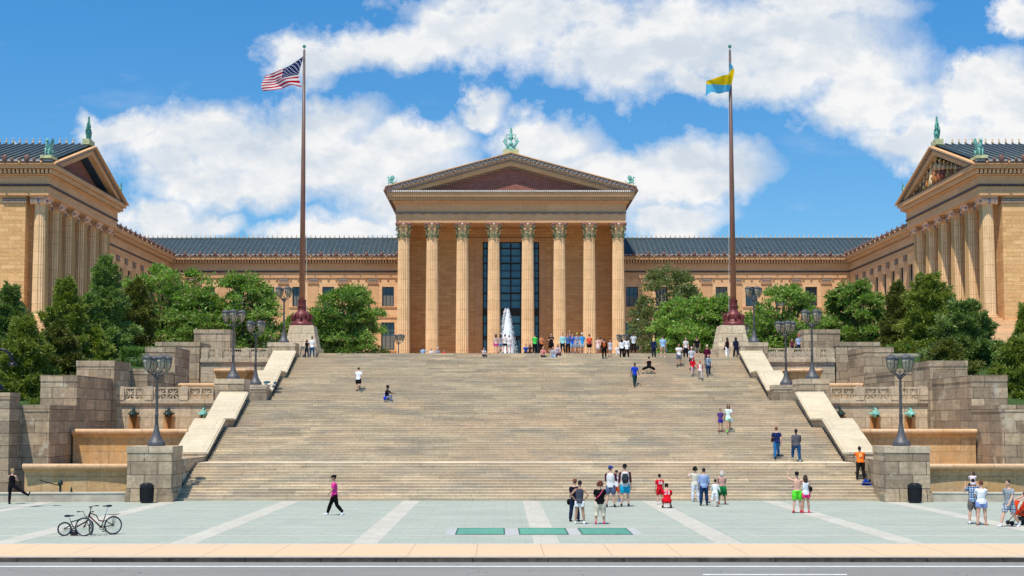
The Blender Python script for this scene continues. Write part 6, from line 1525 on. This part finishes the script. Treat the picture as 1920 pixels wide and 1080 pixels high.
# small rolled scooter under the child in white is left out: the lifted foot hides it
# ================================================================ BICYCLES
def wheel(e, X, Y, r, turn, tyre=.022, spokes=18):
    T_ = Matrix.Translation((X, Y, r)) @ Matrix.Rotation(turn, 4, 'Z')
    n = 36; a = MB(); a.tube([((r-tyre)*math.cos(2*math.pi*k/n), 0, (r-tyre)*math.sin(2*math.pi*k/n)) for k in range(n)], tyre, 7, closed=True)
    ty = MB().merge(a, T_)
    a = MB(); a.tube([((r-tyre*2.2)*math.cos(2*math.pi*k/n), 0, (r-tyre*2.2)*math.sin(2*math.pi*k/n)) for k in range(n)], .011, 6, closed=True)
    rm = MB().merge(a, T_)
    a = MB(); a.tube([(0, -.045, 0), (0, .045, 0)], .02, 8)
    for k in range(spokes):
        t_ = 2*math.pi*k/spokes; a.tube([(.018*math.cos(t_+.3), .02*(-1)**k, .018*math.sin(t_+.3)), ((r-tyre*2.2)*math.cos(t_), 0, (r-tyre*2.2)*math.sin(t_))], .0028, 4)
    w_ = ty.build('wheel', M('black_iron'), e, smooth=True)
    rm.build('rim', simple('alloy', (.5, .5, .52), .35, .7), w_, smooth=True); MB().merge(a, T_).build('spokes', M('dark_frame'), w_)
def bike(px_r, px_f, Yr, Yf, r, lbl, col, col2, rack, bmx=False, fturn=0.):
    yr = 995
    Xr, Xf = xx(px_r, 990, Yr), xx(px_f, 990, Yf); d = Vector((Xf-Xr, Yf-Yr, 0)); base = d.length; d.normalize()
    e = empty('bicycle', ((Xr+Xf)/2, (Yr+Yf)/2, 0), lbl, 'bicycle', 'bicycles parked on the plaza')
    ang = math.atan2(d.y, d.x); sd = Vector((-d.y, d.x, 0))
    q = lambda t_, z_, o=0: (Xr+d.x*t_+sd.x*o, Yr+d.y*t_+sd.y*o, z_)
    wheel(e, Xr, Yr, r, ang); wheel(e, Xf, Yf, r, ang+fturn)
    k = r/.33; bb = (.43*k, .27 if not bmx else .25); st_ = (.27*k, .74 if not bmx else .50); hd_ = (base-.22*k, .84 if not bmx else .62); hd2 = (base-.17*k, .69 if not bmx else .50)
    f = MB(); f.tube([q(bb[0], bb[1]), q(*hd2)], .026, 8, 1)
    if bmx: f.tube([q(st_[0]+.03, st_[1]-.02), q(*hd_)], .019, 8)
    else: f.tube([q(st_[0]+.06, .48), q(st_[0]+.25, .52), q(hd_[0]-.2, .70), q(hd_[0]+.02, hd_[1]-.05)], .02, 8, 1)
    f.tube([q(*bb), q(*st_)], .018, 8); f.tube([q(*hd2), q(*hd_)], .024, 8)
    for o in (-.05, .05):
        f.tube([q(0, r, o), q(bb[0], bb[1], o*.5)], .011, 6); f.tube([q(0, r, o), q(st_[0]+.05, .52 if not bmx else .42, o*.3)], .010, 6)
    f.build('frame', [cloth(col), cloth(col2)], e, smooth=True)
    g_ = MB()
    ff = Vector((math.cos(ang+fturn), math.sin(ang+fturn), 0)); fs_ = Vector((-ff.y, ff.x, 0)); H0 = Vector(q(hd2[0], hd2[1]))
    for o in (-.05, .05): g_.tube([H0+fs_*o, Vector((Xf, Yf, r))+fs_*o], .014, 6)
    g_.tube([H0-fs_*.06, H0+fs_*.06], .014, 6); g_.build('fork', M('dark_frame'), e)
    hb = MB(); S_ = Vector(q(hd_[0], hd_[1])); tp = S_+Vector((0, 0, .12 if not bmx else .03)); w_ = .29 if not bmx else .24; up_ = .06 if not bmx else .17
    hb.tube([S_, tp], .016, 6); hb.tube([tp-fs_*w_-ff*.1+Vector((0, 0, up_)), tp-fs_*w_*.5+Vector((0, 0, up_)), tp-fs_*.05, tp+fs_*.05, tp+fs_*w_*.5+Vector((0, 0, up_)), tp+fs_*w_-ff*.1+Vector((0, 0, up_))], .012, 6)
    h_ = hb.build('handlebar', M('dark_frame'), e)
    gr = MB()
    for o in (-1, 1): gr.tube([tp+fs_*(w_-.02)*o-ff*.06+Vector((0, 0, up_)), tp+fs_*(w_+.05)*o-ff*.16+Vector((0, 0, up_))], .02, 7)
    gr.build('grip', M('black_iron'), h_)
    sp = MB(); zt_ = .98 if not bmx else .66; sp.tube([q(*st_), q(st_[0]-.06, zt_)], .013, 6); sp.build('seat_post', simple('alloy', (.5, .5, .52)), e)
    sa_ = MB().ell(q(st_[0]-.11, zt_+.03), (.12, .075, .04), 10, m=Matrix.Rotation(ang, 3, 'Z')).tube([q(st_[0]-.08, zt_+.03), q(st_[0]+.12, zt_+.03)], [(.03, .05), (.015, .02)], 8, flat=(0, 0, 1)); sa_.build('saddle', cloth('#1b2038'), e, smooth=True)
    cr = MB(); n = 24; cr.tube([q(bb[0]+.075*math.cos(2*math.pi*j/n), bb[1]+.075*math.sin(2*math.pi*j/n), .06) for j in range(n)], .012, 5, closed=True)
    cr.tube([q(bb[0], bb[1], .06), q(bb[0]-.1, bb[1]-.13, .08)], .012, 6).tube([q(bb[0], bb[1], -.06), q(bb[0]+.1, bb[1]+.13, -.08)], .012, 6)
    cr.box(*sorted((q(bb[0]-.15, 0)[0], q(bb[0]-.05, 0)[0])), q(bb[0]-.1, 0, .09)[1]-.04, q(bb[0]-.1, 0, .09)[1]+.04, bb[1]-.145, bb[1]-.12)
    cr.tube([q(0, r+.04, .05), q(bb[0], bb[1]+.075, .06)], .005, 4).tube([q(0, r-.04, .05), q(bb[0], bb[1]-.075, .06)], .005, 4)
    cr.build('crankset', M('dark_frame'), e)
    if rack:
        rk_ = MB(); zt_ = 2*r+.06
        for o in (-.06, 0, .06): rk_.tube([q(-.22, zt_, o), q(.2, zt_, o)], .008, 5)
        for t_ in (-.22, -.1, .02, .14): rk_.tube([q(t_, zt_, -.07), q(t_, zt_, .07)], .008, 5); 
        for o in (-.07, .07): rk_.tube([q(0, r, o), q(-.1, zt_, o)], .008, 5); rk_.tube([q(0, r, o), q(.02, zt_, o)], .008, 5)
        rk_.build('luggage_rack', M('dark_frame'), e); MB().tube([q(.32, .26, .04), q(.30, .02, .16)], .009, 5).build('kickstand', M('dark_frame'), e)
Yb_ = 4*FPX/(1002.5-788)
bike(212, 158, 4*FPX/(1000.5-788), 4*FPX/(1003.5-788), .325, 'adult bicycle with dark red and black frame and rear rack, right of the pair', '#2a2a2c', '#6a2024', True, fturn=R(-40))
bike(121, 171, 4*FPX/(1003.2-788), 4*FPX/(1001-788), .245, "small child's bicycle with high handlebars, leaning in behind the adult bicycle", '#2c3a38', '#33403c', False, bmx=True, fturn=R(60))
Xh = xx(137, 999, 44.6)
e = empty('helmet', (Xh, 44.7, 0), 'black helmet lying on the paving under the small bicycle', 'helmet')
hm_ = MB().ell((Xh, 44.7, .1), (.16, .12, .11), 12); hm_.build('shell', M('black_iron'), e, smooth=True)
MB().tube([(Xh-.1, 44.62, .06), (Xh, 44.6, .02), (Xh+.1, 44.62, .06)], .012, 5).build('strap', M('dark_frame'), e)
# ================================================================ STROLLER at the right frame edge
Ys = 4*FPX/(983-788); Xs = xx(1913, 960, Ys)
e = empty('stroller', (Xs, Ys, 0), 'red-orange stroller with dark wheels cut by the right frame edge', 'stroller')
fr = MB()
for o in (-.22, .22):
    fr.tube([(Xs-.38, Ys+o, .12), (Xs-.1, Ys+o, .45), (Xs+.35, Ys+o, .85), (Xs+.55, Ys+o, 1.02)], .014, 6); fr.tube([(Xs+.35, Ys+o, .12), (Xs, Ys+o, .5), (Xs-.1, Ys+o, .7)], .014, 6)
fr.tube([(Xs+.55, Ys-.22, 1.02), (Xs+.6, Ys, 1.04), (Xs+.55, Ys+.22, 1.02)], .018, 6); fr.build('frame', M('dark_frame'), e)
st2 = MB().prism([(Xs-.3, .4), (Xs+.05, .36), (Xs+.34, .86), (Xs+.22, .92), (Xs-.02, .52), (Xs-.3, .5)], 'y', Ys-.2, Ys+.2); st2.build('seat', cloth('#c8401c'), e)
hood = MB(); n = 10; vs = []; fs = []
for i in range(n+1):
    t_ = R(-10+150*i/n)
    for j, o in enumerate((-.22, -.1, .1, .22)): vs.append((Xs+.12-.36*math.sin(t_)*(1 if abs(o) < .2 else .86), Ys+o, .62+.34*(-math.cos(t_))*(1 if abs(o) < .2 else .86)+.06))
for i in range(n):
    for j in range(3): fs.append((i*4+j, i*4+j+1, i*4+j+5, i*4+j+4))
hood.add(vs, fs); ho = hood.build('hood', cloth('#e0481e'), e, smooth=True); md = ho.modifiers.new('s', 'SOLIDIFY'); md.thickness = .015
MB().box(Xs-.15, Xs+.25, Ys-.18, Ys+.18, .18, .32).build('basket', M('black_iron'), e)
for (dx, o, r_) in ((-.4, -.2, .09), (-.4, .2, .09), (.33, -.24, .12), (.33, .24, .12)):
    MB().tube([(Xs+dx+(r_-.025)*math.cos(2*math.pi*k/16), Ys+o, r_+(r_-.025)*math.sin(2*math.pi*k/16)) for k in range(16)], .025, 6, closed=True).tube([(Xs+dx, Ys+o-.03, r_), (Xs+dx, Ys+o+.03, r_)], r_*.45, 8).build('wheel', M('black_iron'), e, smooth=True)
P(1931, 985, 1.66, -85, 'push', 'person in dark top pushing the red stroller, mostly outside the right edge', hair='brown', hl='long', top='#3a3550', bot='#2a3344', shoes='#24262c', Y=Ys+.05, z=0, female=True)
fuse_all()
# ================================================================ SKY, SUN, CAMERA
SUN = Vector((-.20, -.38, 1.0)).normalized()
el = math.asin(SUN.z); az = math.atan2(SUN.x, SUN.y)
w = bpy.data.worlds.new('World'); SC.world = w; w.use_nodes = True
t = NT.__new__(NT); t.t = w.node_tree; t.t.nodes.clear(); t.n = t.t.nodes; t.l = t.t.links
sky = t.node('ShaderNodeTexSky', sky_type='NISHITA'); sky.sun_disc = False; sky.sun_elevation = el; sky.sun_rotation = az
sky.air_density = 1.0; sky.dust_density = .3; sky.ozone_density = 3.0; sky.altitude = 0
tc = t.node('ShaderNodeTexCoord').outputs['Generated']
sp = t.node('ShaderNodeSeparateXYZ'); t.l.new(tc, sp.inputs[0])
yy = t.math('MAXIMUM', sp.outputs[1], .05)
u = t.math('DIVIDE', sp.outputs[0], yy); v = t.math('DIVIDE', sp.outputs[2], yy)
cb = t.node('ShaderNodeCombineXYZ'); t.l.new(u, cb.inputs[0]); t.l.new(v, cb.inputs[1])
# warp then blobs
wv = t.node('ShaderNodeTexNoise'); t.l.new(cb.outputs[0], wv.inputs['Vector']); wv.inputs['Scale'].default_value = 13; wv.inputs['Detail'].default_value = 6; wv.inputs['Roughness'].default_value = .62
wz = t.node('ShaderNodeVectorMath', operation='SUBTRACT'); t.l.new(wv.outputs['Color'], wz.inputs[0]); wz.inputs[1].default_value = (.5, .5, .5)
wm_ = t.node('ShaderNodeVectorMath', operation='SCALE'); t.l.new(wz.outputs[0], wm_.inputs[0]); wm_.inputs['Scale'].default_value = .075
wa = t.node('ShaderNodeVectorMath', operation='ADD'); t.l.new(cb.outputs[0], wa.inputs[0]); t.l.new(wm_.outputs[0], wa.inputs[1]); wp = wa.outputs[0]
def dirp(x, y):
    Yv = 1000.; return ((xx(x, y, Yv)-CAMX)/Yv, (zz(y, Yv)-CAMZ)/Yv)
# each bank of cloud: centre x,y and half sizes, in photo pixels
BL = [(900, 70, 190, 62), (760, 78, 200, 45), (1130, 100, 190, 75), (1300, 60, 260, 95), (1480, 70, 220, 85), (1560, 130, 190, 60), (1000, 20, 260, 45), (1350, 150, 130, 40), (1560, 10, 160, 40), (570, 110, 90, 45), (640, 90, 90, 40), (1650, 190, 150, 60), (1860, 190, 160, 75), (1740, 260, 150, 50), (1900, 280, 120, 60), (1900, 40, 40, 50),
      (600, 215, 120, 45), (370, 275, 190, 60), (560, 280, 220, 85), (720, 300, 170, 80), (800, 245, 90, 45), (480, 330, 260, 50), (900, 195, 50, 30), (1010, 260, 130, 50), (1240, 310, 190, 55), (1330, 340, 110, 45), (1120, 330, 160, 60), (860, 370, 260, 60), (300, 410, 110, 48), (410, 415, 60, 32), (640, 425, 150, 35), (1260, 405, 110, 38), (240, 240, 80, 35), (12, 275, 30, 16), (1820, 145, 60, 30)]
acc = None
for (x, y, rx, ry) in BL:
    cx_, cy_ = dirp(x, y); sx, sy = FPX/rx, FPX/ry
    mp = t.node('ShaderNodeMapping'); mp.inputs['Location'].default_value = (-cx_*sx, -cy_*sy, 0); mp.inputs['Scale'].default_value = (sx, sy, 0); t.l.new(wp, mp.inputs[0])
    ln = t.node('ShaderNodeVectorMath', operation='LENGTH'); t.l.new(mp.outputs[0], ln.inputs[0])
    d = t.math('SUBTRACT', 1.15, ln.outputs['Value'])
    acc = d if acc is None else t.math('SMOOTH_MAX', acc, d, .25)
f1 = t.noise(cb.outputs[0], 26, 9, .62); f2 = t.noise(cb.outputs[0], 7, 5, .6)
dens = t.math('ADD', acc, t.math('MULTIPLY', t.math('SUBTRACT', f1, .5), 1.35))
mask = t.ramp(dens, -.10, .56); mask = t.math('MULTIPLY', mask, t.math('GREATER_THAN', sp.outputs[1], .06))
# wisps elsewhere and generic cloud behind the camera for bounce
wis = t.ramp(t.noise(cb.outputs[0], 9, 8, .65, (.6, 1.6, 1)), .58, .85, 0, .3); mask = t.math('MAXIMUM', mask, t.math('MULTIPLY', wis, t.math('GREATER_THAN', sp.outputs[1], .06)))
# inner light and shade of the cloud bodies: billows with greyer bellies
sh = t.noise(cb.outputs[0], 11, 7, .6, (1, 1.5, 1), 0)
off = t.node('ShaderNodeVectorMath', operation='ADD'); t.l.new(cb.outputs[0], off.inputs[0]); off.inputs[1].default_value = (.003, -.016, 0)
sh2 = t.noise(off.outputs[0], 11, 7, .6, (1, 1.5, 1), 0)
rel = t.math('SUBTRACT', sh2, sh)
lit = t.ramp(rel, -.09, .08, 1., .0)
lit = t.math('ADD', t.math('MULTIPLY', lit, .55), t.ramp(t.noise(cb.outputs[0], 6, 5, .55), .33, .58, .1, .6), clamp=True)
CL = t.mix(lit, (.57, .68, .81), (1.0, 1.0, 1.0))
k = t.node('ShaderNodeVectorMath', operation='SCALE'); t.l.new(CL, k.inputs[0]); k.inputs['Scale'].default_value = 7.9
tint = t.mix(1., sky.outputs[0], t.mix(t.ramp(v, .10, .32), (.60, .93, 1.10), (.38, .97, 1.32)), 'MULTIPLY')
col = t.mix(mask, tint, k.outputs[0])
bg = t.node('ShaderNodeBackground'); t.l.new(col, bg.inputs[0]); bg.inputs[1].default_value = .105
out = t.node('ShaderNodeOutputWorld'); t.l.new(bg.outputs[0], out.inputs[0])
sl = bpy.data.lights.new('sun', 'SUN'); sl.energy = 4.8; sl.angle = R(.53); sl.color = (1.0, .925, .80)
so = bpy.data.objects.new('sun', sl); COL.objects.link(so); so.rotation_euler = SUN.to_track_quat('Z', 'Y').to_euler(); so.location = (-40, -60, 200)
cam = bpy.data.cameras.new('camera'); co = bpy.data.objects.new('camera', cam); COL.objects.link(co)
cam.sensor_width = 36; cam.lens = 36*FPX/1920; cam.clip_end = 3000
cam.shift_x = (960-PCX)/1920; cam.shift_y = (PCY-540)/1920
co.location = (CAMX, 0, CAMZ); co.rotation_euler = (R(90)+PITCH, 0, 0); SC.camera = co
SC.view_settings.view_transform = 'Standard'; SC.view_settings.look = 'None'; SC.view_settings.exposure = .17; SC.view_settings.gamma = 1
SC.render.engine = 'CYCLES'; SC.cycles.max_bounces = 6; SC.cycles.diffuse_bounces = 3; SC.cycles.glossy_bounces = 2; SC.cycles.transparent_max_bounces = 6
SC.cycles.use_denoising = True
